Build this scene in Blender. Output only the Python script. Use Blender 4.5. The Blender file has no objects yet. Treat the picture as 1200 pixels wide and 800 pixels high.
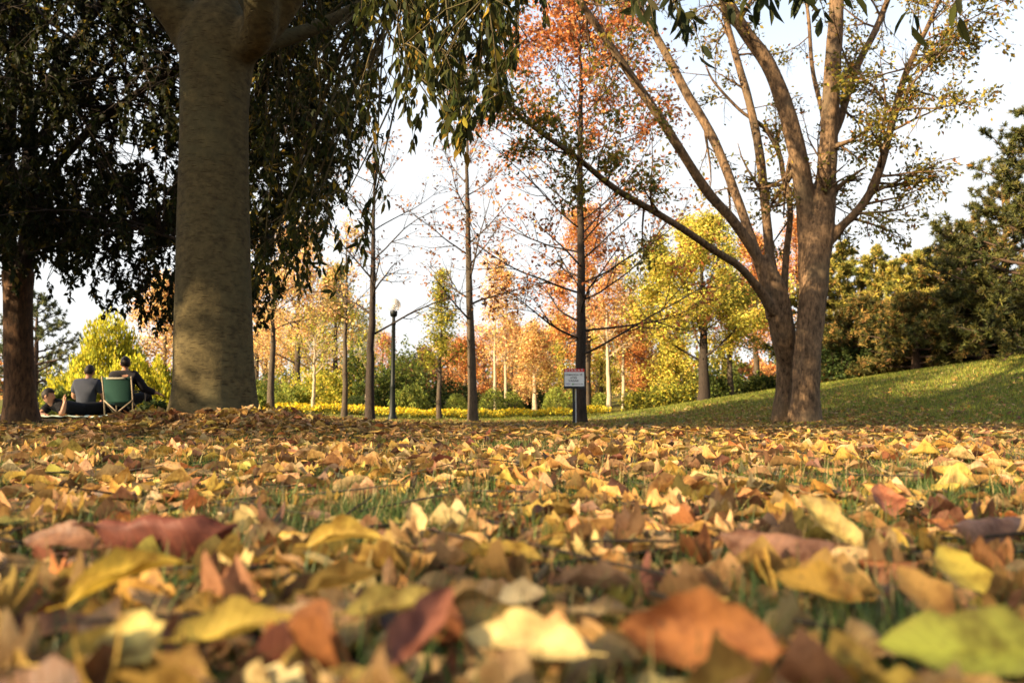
import bpy, bmesh, math
import numpy as np
from mathutils import Vector
R = math.radians
scn = bpy.context.scene
COL = scn.collection

# ------------------------------------------------------------------ camera
FPX = 933.33
PITCH = math.atan(80.0 / FPX)
CAMZ = 0.20
cd = bpy.data.cameras.new('camera')
cam = bpy.data.objects.new('camera', cd)
COL.objects.link(cam)
cam.location = (0, 0, CAMZ)
cam.rotation_euler = (math.pi / 2 + PITCH, 0, 0)
cd.sensor_width = 36
cd.lens = 28
cd.clip_start = 0.02
cd.clip_end = 2000
cd.dof.use_dof = True
cd.dof.focus_distance = 4.2
cd.dof.aperture_fstop = 4.2
scn.camera = cam

# ------------------------------------------------------------------ light
SUN_AZ = math.atan2(-0.86, -0.51)          # clockwise from +Y: left and behind
SUN_EL = R(24)
w = bpy.data.worlds.new('World')
scn.world = w
w.use_nodes = True
nt = w.node_tree
bg = nt.nodes['Background']
sky = nt.nodes.new('ShaderNodeTexSky')
sky.sky_type = 'NISHITA'
sky.sun_disc = False
sky.sun_elevation = SUN_EL
sky.sun_rotation = SUN_AZ
sky.dust_density = 3.0
sky.air_density = 1.0
sky.ozone_density = 1.0
warm = nt.nodes.new('ShaderNodeMix')
warm.data_type = 'RGBA'
warm.blend_type = 'MULTIPLY'
warm.inputs[0].default_value = 1
warm.inputs[7].default_value = (0.94, 0.90, 0.82, 1)       # warm white balance
nt.links.new(sky.outputs[0], warm.inputs[6])
# pale bright haze low in the sky, thinning towards the zenith
tcs = nt.nodes.new('ShaderNodeTexCoord')
sepz = nt.nodes.new('ShaderNodeSeparateXYZ')
nt.links.new(tcs.outputs['Generated'], sepz.inputs[0])
hz = nt.nodes.new('ShaderNodeMapRange')
hz.interpolation_type = 'SMOOTHSTEP'
hz.inputs[1].default_value = 0.22
hz.inputs[2].default_value = 0.68
hz.inputs[3].default_value = 0.95
hz.inputs[4].default_value = 0.0
nt.links.new(sepz.outputs[2], hz.inputs[0])
pale = nt.nodes.new('ShaderNodeMix')
pale.data_type = 'RGBA'
pale.inputs[7].default_value = (2.08, 2.10, 2.10, 1)
nt.links.new(hz.outputs[0], pale.inputs[0])
nt.links.new(warm.outputs[2], pale.inputs[6])
nt.links.new(pale.outputs[2], bg.inputs[0])
bg.inputs[1].default_value = 0.15
sd = bpy.data.lights.new('sun', 'SUN')
sun = bpy.data.objects.new('sun', sd)
COL.objects.link(sun)
sd.energy = 5.0
sd.angle = R(0.6)
sd.color = (1.0, 0.77, 0.48)
tosun = Vector((math.sin(SUN_AZ) * math.cos(SUN_EL), math.cos(SUN_AZ) * math.cos(SUN_EL), math.sin(SUN_EL)))
sun.rotation_euler = tosun.to_track_quat('Z', 'Y').to_euler()
sun.location = tosun * 60
vs = scn.view_settings
vs.view_transform = 'Standard'
vs.look = 'None'
vs.gamma = 1
vs.use_curve_mapping = False
vs.exposure = 1.85
scn.cycles.max_bounces = 8
scn.cycles.transparent_max_bounces = 8
scn.cycles.sample_clamp_indirect = 6

# ------------------------------------------------------------------ helpers
def P(px, py, d):
    """photograph pixel + distance along Y -> world point (survey of the place)"""
    a = (px - 600) / FPX
    b = (400 - py) / FPX
    cp, sp = math.cos(PITCH), math.sin(PITCH)
    y = cp - b * sp
    z = sp + b * cp
    t = d / y
    return np.array([a * t, d, CAMZ + z * t])

def sstep(a, b, x):
    t = np.clip((x - a) / (b - a), 0, 1)
    return t * t * (3 - 2 * t)

def softp(x, k=0.6):
    return np.log1p(np.exp(np.clip(x / k, -40, 40))) * k

def wob(x, y, f, ph=0.0):
    return (np.sin(x * f + 1.3 * np.sin(y * f * 0.71 + ph) + ph) + np.sin(y * f * 1.13 + 1.7 * np.sin(x * f * 0.63 + 2.1 * ph))) * 0.5

def G(x, y):
    x = np.asarray(x, float)
    y = np.asarray(y, float)
    left = 1 / (1 + np.exp((x + 4.6) / 0.7))
    z = -0.12 * sstep(6.5, 12, y) * (1 - left) + 0.055 * left * sstep(9.5, 12.5, y)
    z = z + 0.13 * np.exp(-((x + 2.3) / 1.5) ** 2 - ((y - 6.2) / 1.1) ** 2)
    s = sstep(7.5, 22.5, y)
    z = z + s * 0.150 * softp(x - 2.2, 0.6) * (1 - 0.55 * sstep(12, 40, x)) * (1 - 0.25 * sstep(23, 40, y))
    z = z + sstep(28, 60, y) * 0.9 + sstep(60, 400, y) * 9
    z = z + 0.012 * wob(x, y, 2.3, 0.4) + 0.02 * wob(x, y, 0.8, 1.9) * sstep(3, 8, y)
    return z

def g1(x, y):
    return float(G(x, y))

def tag(o, label, cat, group=None, kind=None):
    if label: o['label'] = label
    if cat: o['category'] = cat
    if group: o['group'] = group
    if kind: o['kind'] = kind
    return o

def thing(name, loc, label, cat, group=None):
    o = bpy.data.objects.new(name, None)
    o.empty_display_size = 0.2
    COL.objects.link(o)
    o.location = tuple(float(v) for v in loc)
    return tag(o, label, cat, group)

def mesh_np(name, V, F, mat, C=None, UV=None, parent=None, origin=None, smooth=True):
    """V (n,3) F (m,k) arrays -> one mesh object"""
    V = np.asarray(V, float)
    if origin is None:
        origin = np.array(parent.location) if parent is not None else np.zeros(3)
    origin = np.asarray(origin, float)
    F = np.asarray(F, np.int32)
    me = bpy.data.meshes.new(name)
    me.vertices.add(len(V))
    me.vertices.foreach_set('co', (V - origin).astype(np.float32).ravel())
    m, k = F.shape
    me.loops.add(m * k)
    me.loops.foreach_set('vertex_index', F.ravel())
    me.polygons.add(m)
    me.polygons.foreach_set('loop_start', np.arange(0, m * k, k, dtype=np.int32))
    if C is not None:
        C = np.asarray(C, np.float32)
        ca = me.color_attributes.new(name='Col', type='FLOAT_COLOR', domain='POINT')
        ca.data.foreach_set('color', np.concatenate([C, np.ones((len(C), 1), np.float32)], 1).ravel())
    if UV is not None:
        uv = me.uv_layers.new(name='UVMap')
        uv.data.foreach_set('uv', np.asarray(UV, np.float32)[F.ravel()].ravel())
    me.update(calc_edges=True)
    me.validate()
    if smooth:
        me.polygons.foreach_set('use_smooth', np.ones(len(me.polygons), bool))
    if mat: me.materials.append(mat)
    o = bpy.data.objects.new(name, me)
    COL.objects.link(o)
    if parent is not None:
        o.parent = parent
    else:
        o.location = tuple(origin)
    return o

class Geo:
    def __init__(s):
        s.V, s.F, s.n = [], [], 0
    def add(s, V, F):
        s.V.append(np.asarray(V, float)); s.F.append(np.asarray(F, np.int32) + s.n); s.n += len(V)
    def tube(s, pts, rad, sides=6, cap=False):
        V, F = tube(pts, rad, sides)
        s.add(V, F)
    def box(s, c, sz, rot=None):
        c = np.asarray(c, float); h = np.asarray(sz, float) / 2
        v = np.array([[x, y, z] for x in (-1, 1) for y in (-1, 1) for z in (-1, 1)]) * h
        if rot is not None: v = v @ np.asarray(rot).T
        s.add(v + c, [[0, 1, 3, 2], [4, 6, 7, 5], [0, 4, 5, 1], [2, 3, 7, 6], [0, 2, 6, 4], [1, 5, 7, 3]])
    def lathe(s, c, prof, sides=16):
        a = np.linspace(0, 2 * np.pi, sides, endpoint=False)
        V = np.concatenate([np.stack([c[0] + r * np.cos(a), c[1] + r * np.sin(a), np.full(sides, c[2] + z)], 1) for r, z in prof])
        s.add(V, ring_faces(len(prof), sides))
    def build(s, name, mat, parent=None, origin=None, smooth=True):
        return mesh_np(name, np.concatenate(s.V), np.concatenate(s.F), mat, parent=parent, origin=origin, smooth=smooth)

def ring_faces(n, k):
    i = np.arange(n - 1)[:, None] * k
    j = np.arange(k)[None, :]
    j2 = (j + 1) % k
    return np.stack([i + j, i + j2, i + k + j2, i + k + j], -1).reshape(-1, 4)

def nrm(v):
    v = np.asarray(v, float)
    return v / (np.linalg.norm(v, axis=-1, keepdims=True) + 1e-9)

def tube(pts, rad, k=6, tip=True):
    pts = np.asarray(pts, float)
    n = len(pts)
    rad = np.broadcast_to(np.asarray(rad, float), (n,)).copy()
    T = nrm(np.gradient(pts, axis=0))
    u = np.cross(T[0], [0.3, 1, 0.2])
    if np.linalg.norm(u) < 0.1: u = np.cross(T[0], [1, 0, 0])
    u = nrm(u)
    a = np.linspace(0, 2 * np.pi, k, endpoint=False)
    V = np.empty((n, k, 3))
    for i in range(n):
        u = nrm(u - T[i] * np.dot(u, T[i]))
        b = np.cross(T[i], u)
        V[i] = pts[i] + rad[i] * (np.cos(a)[:, None] * u + np.sin(a)[:, None] * b)
    V = V.reshape(-1, 3)
    F = ring_faces(n, k)
    # end caps (fans as degenerate-free quads of a ring to a centre ring)
    c0, c1 = len(V), len(V) + 1
    V = np.concatenate([V, pts[:1], pts[-1:]])
    caps = []
    for j in range(0, k - 1, 2):
        caps.append([c0, (j + 2) % k, j + 1, j])
        caps.append([c1, (n - 1) * k + j, (n - 1) * k + j + 1, (n - 1) * k + (j + 2) % k])
    return V, np.concatenate([F, np.array(caps, np.int32)])

def spline(pts, n, extra=None):
    """Catmull-Rom through pts, n samples; extra columns ride along"""
    A = np.asarray(pts, float)
    if extra is not None: A = np.concatenate([A, np.asarray(extra, float)[:, None]], 1)
    B = np.concatenate([[2 * A[0] - A[1]], A, [2 * A[-1] - A[-2]]])
    t = np.linspace(0, len(A) - 1 - 1e-6, n)
    i = t.astype(int)
    f = (t - i)[:, None]
    p0, p1, p2, p3 = B[i], B[i + 1], B[i + 2], B[i + 3]
    Q = 0.5 * (2 * p1 + (p2 - p0) * f + (2 * p0 - 5 * p1 + 4 * p2 - p3) * f ** 2 + (3 * p1 - p0 - 3 * p2 + p3) * f ** 3)
    return (Q[:, :3], Q[:, 3]) if extra is not None else Q

def frames(rng, d, flat=None):
    """leaf frames: Y axis along d, random roll (or normal biased to +Z with flat 0..1)"""
    d = nrm(d)
    n = nrm(rng.normal(size=d.shape))
    if flat is not None:
        n = nrm(n * (1 - flat) + np.array([0, 0, 1.0]) * flat)
    x = nrm(np.cross(d, n))
    z = np.cross(x, d)
    return np.stack([x, d, z], -1)

def scatter(tV, tF, pos, Rm, sc, col):
    sc = np.asarray(sc, float)
    if sc.ndim == 1: sc = np.repeat(sc[:, None], 3, 1)
    k = len(tV)
    V = np.einsum('nij,nkj->nki', Rm, tV[None] * sc[:, None, :]) + pos[:, None, :]
    F = (np.asarray(tF)[None] + (np.arange(len(pos)) * k)[:, None, None]).reshape(-1, np.asarray(tF).shape[1])
    return V.reshape(-1, 3), F, np.repeat(col, k, 0)

# leaf templates (unit length along Y, width in X)
LEAF4 = (np.array([[0, 0, 0], [0.5, 0.45, 0.10], [0, 1, 0], [-0.5, 0.45, 0.10]], float), np.array([[0, 1, 2, 3]]))
LEAF6 = (np.array([[0, 0, 0], [0.42, 0.28, 0.09], [0.40, 0.66, 0.07], [0, 1, -0.06], [-0.40, 0.66, 0.07], [-0.42, 0.28, 0.09], [0, 0.5, 0]], float),
         np.array([[0, 1, 2, 6], [6, 2, 3, 4], [0, 6, 4, 5]]))
def leaf_grid(nl, nw, fold=0.2, curl=0.15, wave=0.03, twist=0.0, cup=0.0, ph=0.0, blunt=0.8, stalk=True, bend=None):
    t = np.linspace(0, 1, nl)
    prof = np.sin(np.pi * t ** blunt) ** 0.72
    prof[0] = 0.03; prof[-1] = 0.015
    s = np.linspace(-1, 1, nw)
    Tt, S = np.meshgrid(t, s, indexing='ij')
    W = prof[:, None]
    bend = 0.22 * math.sin(ph * 2.7) if bend is None else bend
    W = W * (1 + 0.10 * np.sin(Tt * 13 + ph * 3 + 2 * S) * np.abs(S) + 0.06 * np.sin(Tt * 29 + ph * 5 + S))
    x = S * W * 0.5 * (1 - 0.30 * min(abs(cup), 1.2) * np.abs(S)) + bend * (Tt - 0.5) ** 2
    y = Tt.copy()
    z = fold * (np.sqrt(S ** 2 + 0.12) - 0.346) * W * 0.5 + cup * (S * W) ** 2 * 0.5 + curl * (Tt - 0.45) ** 2 * 2 + wave * np.sin(Tt * 11 + ph) * np.abs(S) + wave * 0.6 * np.sin(Tt * 17 + S * 4 + ph)
    if twist:
        a = twist * (Tt - 0.3)
        x, z = x * np.cos(a) - z * np.sin(a), x * np.sin(a) + z * np.cos(a)
    V = np.stack([x, y, z], -1).reshape(-1, 3)
    UV = np.stack([S * 0.5 + 0.5, Tt], -1).reshape(-1, 2)
    i = np.arange(nl - 1)[:, None] * nw + np.arange(nw - 1)[None]
    F = np.stack([i, i + 1, i + nw + 1, i + nw], -1).reshape(-1, 4)
    if stalk:
        n = len(V)
        sv = np.array([[-0.012, 0.02, V[nw // 2, 2]], [0.012, 0.02, V[nw // 2, 2]], [0.012, -0.13, V[nw // 2, 2] + 0.02], [-0.010, -0.13, V[nw // 2, 2] + 0.02],
                       [0.0, 0.02, V[nw // 2, 2] + 0.02], [0.0, -0.13, V[nw // 2, 2] + 0.04]])
        V = np.concatenate([V, sv])
        UV = np.concatenate([UV, np.tile([[0.5, 0.0]], (6, 1))])
        F = np.concatenate([F, np.array([[0, 1, 2, 3], [1, 4, 5, 2], [4, 0, 3, 5]]) + n])
    return V, F, UV

# ------------------------------------------------------------------ materials
def newmat(name):
    m = bpy.data.materials.new(name)
    m.use_nodes = True
    t = m.node_tree
    return m, t, t.nodes['Principled BSDF'], t.nodes['Material Output']

def N(t, kind, **kw):
    n = t.nodes.new(kind)
    for k, v in kw.items(): setattr(n, k, v)
    return n

def plain(name, col, rough=0.6, metal=0.0, bump=0.0, bscale=40, var=0.12, spec=0.2):
    m, t, b, o = newmat(name)
    tc = N(t, 'ShaderNodeTexCoord')
    nz = N(t, 'ShaderNodeTexNoise')
    nz.inputs['Scale'].default_value = bscale
    nz.inputs['Detail'].default_value = 6
    t.links.new(tc.outputs['Object'], nz.inputs['Vector'])
    mx = N(t, 'ShaderNodeMix', data_type='RGBA')
    mx.inputs[6].default_value = tuple(c * (1 - var) for c in col) + (1,)
    mx.inputs[7].default_value = tuple(min(1, c * (1 + var)) for c in col) + (1,)
    t.links.new(nz.outputs['Fac'], mx.inputs[0])
    t.links.new(mx.outputs[2], b.inputs['Base Color'])
    b.inputs['Roughness'].default_value = rough
    b.inputs['Metallic'].default_value = metal
    b.inputs['Specular IOR Level'].default_value = spec
    if bump:
        bp = N(t, 'ShaderNodeBump')
        bp.inputs['Strength'].default_value = bump
        bp.inputs['Distance'].default_value = 0.01
        t.links.new(nz.outputs['Fac'], bp.inputs['Height'])
        t.links.new(bp.outputs[0], b.inputs['Normal'])
    return m

def leafmat(name, trans=0.4, rough=0.5, spec=0.3, veins=False):
    m, t, b, o = newmat(name)
    at = N(t, 'ShaderNodeAttribute', attribute_name='Col')
    col = at.outputs['Color']
    if veins:
        geo = N(t, 'ShaderNodeNewGeometry')
        nz = N(t, 'ShaderNodeTexNoise')
        nz.inputs['Scale'].default_value = 30
        nz.inputs['Detail'].default_value = 7
        nz.inputs['Roughness'].default_value = 0.65
        t.links.new(geo.outputs['Position'], nz.inputs['Vector'])
        rmp = N(t, 'ShaderNodeValToRGB')
        rmp.color_ramp.elements[0].position = 0.36
        rmp.color_ramp.elements[0].color = (0.30, 0.19, 0.12, 1)
        rmp.color_ramp.elements[1].position = 0.56
        rmp.color_ramp.elements[1].color = (1.08, 1.05, 1.0, 1)
        t.links.new(nz.outputs['Fac'], rmp.inputs[0])
        mu = N(t, 'ShaderNodeMix', data_type='RGBA', blend_type='MULTIPLY')
        mu.inputs[0].default_value = 0.85
        t.links.new(col, mu.inputs[6]); t.links.new(rmp.outputs[0], mu.inputs[7])
        # side veins from UV: bands in v + |u-0.5|
        uv = N(t, 'ShaderNodeUVMap')
        sx = N(t, 'ShaderNodeSeparateXYZ')
        t.links.new(uv.outputs[0], sx.inputs[0])
        m1 = N(t, 'ShaderNodeMath', operation='SUBTRACT'); m1.inputs[1].default_value = 0.5
        t.links.new(sx.outputs[0], m1.inputs[0])
        m2 = N(t, 'ShaderNodeMath', operation='ABSOLUTE'); t.links.new(m1.outputs[0], m2.inputs[0])
        m3 = N(t, 'ShaderNodeMath', operation='MULTIPLY_ADD'); m3.inputs[1].default_value = -0.35
        t.links.new(m2.outputs[0], m3.inputs[0]); t.links.new(sx.outputs[1], m3.inputs[2])
        m4 = N(t, 'ShaderNodeMath', operation='MULTIPLY'); m4.inputs[1].default_value = 62
        t.links.new(m3.outputs[0], m4.inputs[0])
        m5 = N(t, 'ShaderNodeMath', operation='SINE'); t.links.new(m4.outputs[0], m5.inputs[0])
        m6 = N(t, 'ShaderNodeMapRange'); m6.inputs[1].default_value = 0.78; m6.inputs[2].default_value = 1.0
        t.links.new(m5.outputs[0], m6.inputs[0])
        m7 = N(t, 'ShaderNodeMapRange'); m7.inputs[1].default_value = 0.035; m7.inputs[2].default_value = 0.0
        t.links.new(m2.outputs[0], m7.inputs[0])
        m8 = N(t, 'ShaderNodeMath', operation='MAXIMUM'); t.links.new(m6.outputs[0], m8.inputs[0]); t.links.new(m7.outputs[0], m8.inputs[1])
        v = N(t, 'ShaderNodeMix', data_type='RGBA', blend_type='MULTIPLY')
        v.inputs[7].default_value = (1.25, 1.22, 1.1, 1)
        m9 = N(t, 'ShaderNodeMath', operation='MULTIPLY'); m9.inputs[1].default_value = 0.8
        t.links.new(m8.outputs[0], m9.inputs[0]); t.links.new(m9.outputs[0], v.inputs[0])
        t.links.new(mu.outputs[2], v.inputs[6])
        col = v.outputs[2]
        bp = N(t, 'ShaderNodeBump'); bp.inputs['Strength'].default_value = 0.35; bp.inputs['Distance'].default_value = 0.002
        ad = N(t, 'ShaderNodeMath', operation='MULTIPLY_ADD'); ad.inputs[1].default_value = -0.5
        t.links.new(m8.outputs[0], ad.inputs[0]); t.links.new(nz.outputs['Fac'], ad.inputs[2])
        t.links.new(ad.outputs[0], bp.inputs['Height']); t.links.new(bp.outputs[0], b.inputs['Normal'])
    if veins:
        # dark rot specks and paler dry patches
        vo = N(t, 'ShaderNodeTexVoronoi'); vo.inputs['Scale'].default_value = 85
        t.links.new(geo.outputs['Position'], vo.inputs['Vector'])
        vr = N(t, 'ShaderNodeMapRange'); vr.inputs[1].default_value = 0.10; vr.inputs[2].default_value = 0.24
        t.links.new(vo.outputs['Distance'], vr.inputs[0])
        n3 = N(t, 'ShaderNodeTexNoise'); n3.inputs['Scale'].default_value = 14; n3.inputs['Detail'].default_value = 3
        t.links.new(geo.outputs['Position'], n3.inputs['Vector'])
        v3 = N(t, 'ShaderNodeMapRange'); v3.inputs[1].default_value = 0.50; v3.inputs[2].default_value = 0.62
        t.links.new(n3.outputs['Fac'], v3.inputs[0])
        iv = N(t, 'ShaderNodeMath', operation='SUBTRACT'); iv.inputs[0].default_value = 1.0
        t.links.new(vr.outputs[0], iv.inputs[1])
        an = N(t, 'ShaderNodeMath', operation='MULTIPLY'); t.links.new(iv.outputs[0], an.inputs[0]); t.links.new(v3.outputs[0], an.inputs[1])
        sp = N(t, 'ShaderNodeMix', data_type='RGBA'); sp.inputs[7].default_value = (0.055, 0.028, 0.014, 1)
        a2 = N(t, 'ShaderNodeMath', operation='MULTIPLY'); a2.inputs[1].default_value = 0.8
        t.links.new(an.outputs[0], a2.inputs[0]); t.links.new(a2.outputs[0], sp.inputs[0]); t.links.new(col, sp.inputs[6])
        col = sp.outputs[2]
    t.links.new(col, b.inputs['Base Color'])
    b.inputs['Roughness'].default_value = rough
    b.inputs['Specular IOR Level'].default_value = spec
    tr = N(t, 'ShaderNodeBsdfTranslucent')
    t.links.new(col, tr.inputs[0])
    mx = N(t, 'ShaderNodeMixShader')
    mx.inputs[0].default_value = trans
    t.links.new(b.outputs[0], mx.inputs[1]); t.links.new(tr.outputs[0], mx.inputs[2])
    t.links.new(mx.outputs[0], o.inputs[0])
    return m

def bark(name, c1, c2, c3, sc=(9, 9, 2.2), bump=0.6, dist=0.02, lent=False):
    m, t, b, o = newmat(name)
    tc = N(t, 'ShaderNodeTexCoord')
    mp = N(t, 'ShaderNodeMapping'); mp.inputs['Scale'].default_value = sc
    t.links.new(tc.outputs['Object'], mp.inputs[0])
    n1 = N(t, 'ShaderNodeTexNoise'); n1.inputs['Scale'].default_value = 3; n1.inputs['Detail'].default_value = 9; n1.inputs['Roughness'].default_value = 0.68
    t.links.new(mp.outputs[0], n1.inputs['Vector'])
    n2 = N(t, 'ShaderNodeTexNoise'); n2.inputs['Scale'].default_value = 2.3; n2.inputs['Detail'].default_value = 5
    t.links.new(tc.outputs['Object'], n2.inputs['Vector'])
    rp = N(t, 'ShaderNodeValToRGB')
    rp.color_ramp.elements[0].position = 0.34; rp.color_ramp.elements[0].color = c1 + (1,)
    rp.color_ramp.elements[1].position = 0.66; rp.color_ramp.elements[1].color = c2 + (1,)
    t.links.new(n1.outputs['Fac'], rp.inputs[0])
    r2 = N(t, 'ShaderNodeValToRGB')
    r2.color_ramp.elements[0].position = 0.50; r2.color_ramp.elements[0].color = (0, 0, 0, 1)
    r2.color_ramp.elements[1].position = 0.68; r2.color_ramp.elements[1].color = (1, 1, 1, 1)
    t.links.new(n2.outputs['Fac'], r2.inputs[0])
    mx = N(t, 'ShaderNodeMix', data_type='RGBA'); mx.inputs[7].default_value = c3 + (1,)
    ml = N(t, 'ShaderNodeMath', operation='MULTIPLY'); ml.inputs[1].default_value = 0.65
    t.links.new(r2.outputs[0], ml.inputs[0]); t.links.new(ml.outputs[0], mx.inputs[0]); t.links.new(rp.outputs[0], mx.inputs[6])
    col = mx.outputs[2]; hgt = n1.outputs['Fac']
    if lent:
        m2 = N(t, 'ShaderNodeMapping'); m2.inputs['Scale'].default_value = (7, 7, 46)
        t.links.new(tc.outputs['Object'], m2.inputs[0])
        vo = N(t, 'ShaderNodeTexVoronoi'); vo.inputs['Scale'].default_value = 1.3
        t.links.new(m2.outputs[0], vo.inputs['Vector'])
        mr = N(t, 'ShaderNodeMapRange'); mr.inputs[1].default_value = 0.10; mr.inputs[2].default_value = 0.30
        t.links.new(vo.outputs['Distance'], mr.inputs[0])
        mm = N(t, 'ShaderNodeMix', data_type='RGBA', blend_type='MULTIPLY')
        mm.inputs[0].default_value = 1
        r3 = N(t, 'ShaderNodeValToRGB'); r3.color_ramp.elements[0].color = (0.55, 0.5, 0.45, 1); r3.color_ramp.elements[1].color = (1, 1, 1, 1)
        t.links.new(mr.outputs[0], r3.inputs[0])
        t.links.new(col, mm.inputs[6]); t.links.new(r3.outputs[0], mm.inputs[7])
        col = mm.outputs[2]
        ma = N(t, 'ShaderNodeMath', operation='MULTIPLY_ADD'); ma.inputs[1].default_value = 0.5
        t.links.new(mr.outputs[0], ma.inputs[0]); t.links.new(hgt, ma.inputs[2]); hgt = ma.outputs[0]
    t.links.new(col, b.inputs['Base Color'])
    b.inputs['Roughness'].default_value = 0.9
    b.inputs['Specular IOR Level'].default_value = 0.2
    bp = N(t, 'ShaderNodeBump'); bp.inputs['Strength'].default_value = bump; bp.inputs['Distance'].default_value = dist
    t.links.new(hgt, bp.inputs['Height']); t.links.new(bp.outputs[0], b.inputs['Normal'])
    return m

M = {}
M['litter'] = leafmat('dry_leaf', 0.30, 0.55, 0.25, veins=True)
M['foliage'] = leafmat('foliage', 0.45, 0.6, 0.12)
M['needle'] = leafmat('needle', 0.15, 0.6, 0.2)
M['grass'] = leafmat('grass_blade', 0.40, 0.5, 0.25)
M['petal'] = leafmat('petal', 0.35, 0.6, 0.2)
M['bark_smooth'] = bark('smooth_bark', (0.038, 0.029, 0.012), (0.105, 0.080, 0.033), (0.068, 0.061, 0.028), (5, 5, 7), 0.55, 0.014, lent=True)
M['bark_flaky'] = bark('flaky_bark', (0.032, 0.020, 0.011), (0.215, 0.132, 0.070), (0.105, 0.079, 0.048), (8, 8, 3.0), 1.0, 0.02)
M['bark_red'] = bark('reddish_bark', (0.018, 0.011, 0.007), (0.13, 0.066, 0.030), (0.06, 0.04, 0.024), (9, 9, 3), 0.9, 0.02)
M['bark_dark'] = bark('dark_bark', (0.016, 0.012, 0.010), (0.05, 0.036, 0.026), (0.036, 0.03, 0.022), (14, 14, 3), 0.6, 0.015)
M['bark_grey'] = bark('grey_bark', (0.035, 0.027, 0.019), (0.10, 0.075, 0.05), (0.075, 0.064, 0.044), (14, 14, 3), 0.5, 0.012)
M['bark_pale'] = bark('pale_bark', (0.22, 0.175, 0.115), (0.46, 0.38, 0.26), (0.32, 0.26, 0.18), (10, 10, 8), 0.3, 0.008)
M['bark_pine'] = bark('pine_bark', (0.03, 0.02, 0.014), (0.10, 0.06, 0.04), (0.06, 0.04, 0.028), (10, 10, 3), 0.7, 0.02)

# ------------------------------------------------------------------ ground
def ground_mat():
    m, t, b, o = newmat('park_soil_and_lawn')
    geo = N(t, 'ShaderNodeNewGeometry')
    at = N(t, 'ShaderNodeAttribute', attribute_name='Col')
    n1 = N(t, 'ShaderNodeTexNoise'); n1.inputs['Scale'].default_value = 26; n1.inputs['Detail'].default_value = 9; n1.inputs['Roughness'].default_value = 0.7
    t.links.new(geo.outputs['Position'], n1.inputs['Vector'])
    rp = N(t, 'ShaderNodeValToRGB')
    rp.color_ramp.elements[0].position = 0.3; rp.color_ramp.elements[0].color = (0.55, 0.5, 0.4, 1)
    rp.color_ramp.elements[1].position = 0.7; rp.color_ramp.elements[1].color = (1.3, 1.2, 1.05, 1)
    t.links.new(n1.outputs['Fac'], rp.inputs[0])
    mx = N(t, 'ShaderNodeMix', data_type='RGBA', blend_type='MULTIPLY'); mx.inputs[0].default_value = 1
    t.links.new(at.outputs['Color'], mx.inputs[6]); t.links.new(rp.outputs[0], mx.inputs[7])
    t.links.new(mx.outputs[2], b.inputs['Base Color'])
    b.inputs['Roughness'].default_value = 0.95
    b.inputs['Specular IOR Level'].default_value = 0.1
    bp = N(t, 'ShaderNodeBump'); bp.inputs['Strength'].default_value = 0.5; bp.inputs['Distance'].default_value = 0.02
    t.links.new(n1.outputs['Fac'], bp.inputs['Height']); t.links.new(bp.outputs[0], b.inputs['Normal'])
    return m
xs = np.concatenate([-np.geomspace(1200, 26, 22), np.linspace(-25, 25, 201), np.geomspace(26, 1200, 22)])
ys = np.concatenate([-np.geomspace(600, 6, 18), np.linspace(-5, 40, 181), np.geomspace(41, 1500, 26)])
X, Y = np.meshgrid(xs, ys, indexing='ij')
Z = G(X, Y)
lawn = np.clip(sstep(9, 14, Y) * sstep(-2, 4, X) + sstep(26, 30, Y) + sstep(14, 22, Y) * sstep(4, 8, X), 0, 1)
c = (1 - lawn)[..., None] * np.array([0.075, 0.055, 0.03]) + lawn[..., None] * np.array([0.10, 0.095, 0.02])
i = np.arange(len(xs) - 1)[:, None] * len(ys) + np.arange(len(ys) - 1)[None]
F = np.stack([i, i + len(ys), i + len(ys) + 1, i + 1], -1).reshape(-1, 4)
o = mesh_np('ground', np.stack([X, Y, Z], -1).reshape(-1, 3), F, ground_mat(), C=c.reshape(-1, 3))
tag(o, 'park ground of soil and lawn rising to a grassy bank on the right', 'ground', kind='structure')

# asphalt path
pp = spline([(-26, 30, 0), (-16, 23, 0), (-10, 18.6, 0), (-5, 14.8, 0), (-1, 12.9, 0), (1.6, 12.9, 0), (2.6, 14.6, 0), (2.9, 19, 0), (2.6, 25, 0), (1.5, 31, 0)], 160)
tn = nrm(np.gradient(pp, axis=0))
sd_ = np.stack([-tn[:, 1], tn[:, 0], 0 * tn[:, 0]], 1)
ws = np.linspace(-0.75, 0.75, 7)
V = pp[:, None, :] + sd_[:, None, :] * ws[None, :, None]
V[..., 2] = G(V[..., 0], V[..., 1]) + 0.012
i = np.arange(159)[:, None] * 7 + np.arange(6)[None]
F = np.stack([i, i + 7, i + 8, i + 1], -1).reshape(-1, 4)
o = mesh_np('path', V.reshape(-1, 3), F, plain('asphalt', (0.075, 0.068, 0.062), 0.9, bump=0.5, bscale=60, var=0.3))
tag(o, 'grey asphalt footpath strewn with fallen leaves', 'path', kind='structure')

# ------------------------------------------------------------------ tree growing
def rot_about(v, ax, a):
    ax = nrm(ax)
    return v * math.cos(a) + np.cross(ax, v) * math.sin(a) + ax * np.dot(ax, v) * (1 - math.cos(a))

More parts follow.
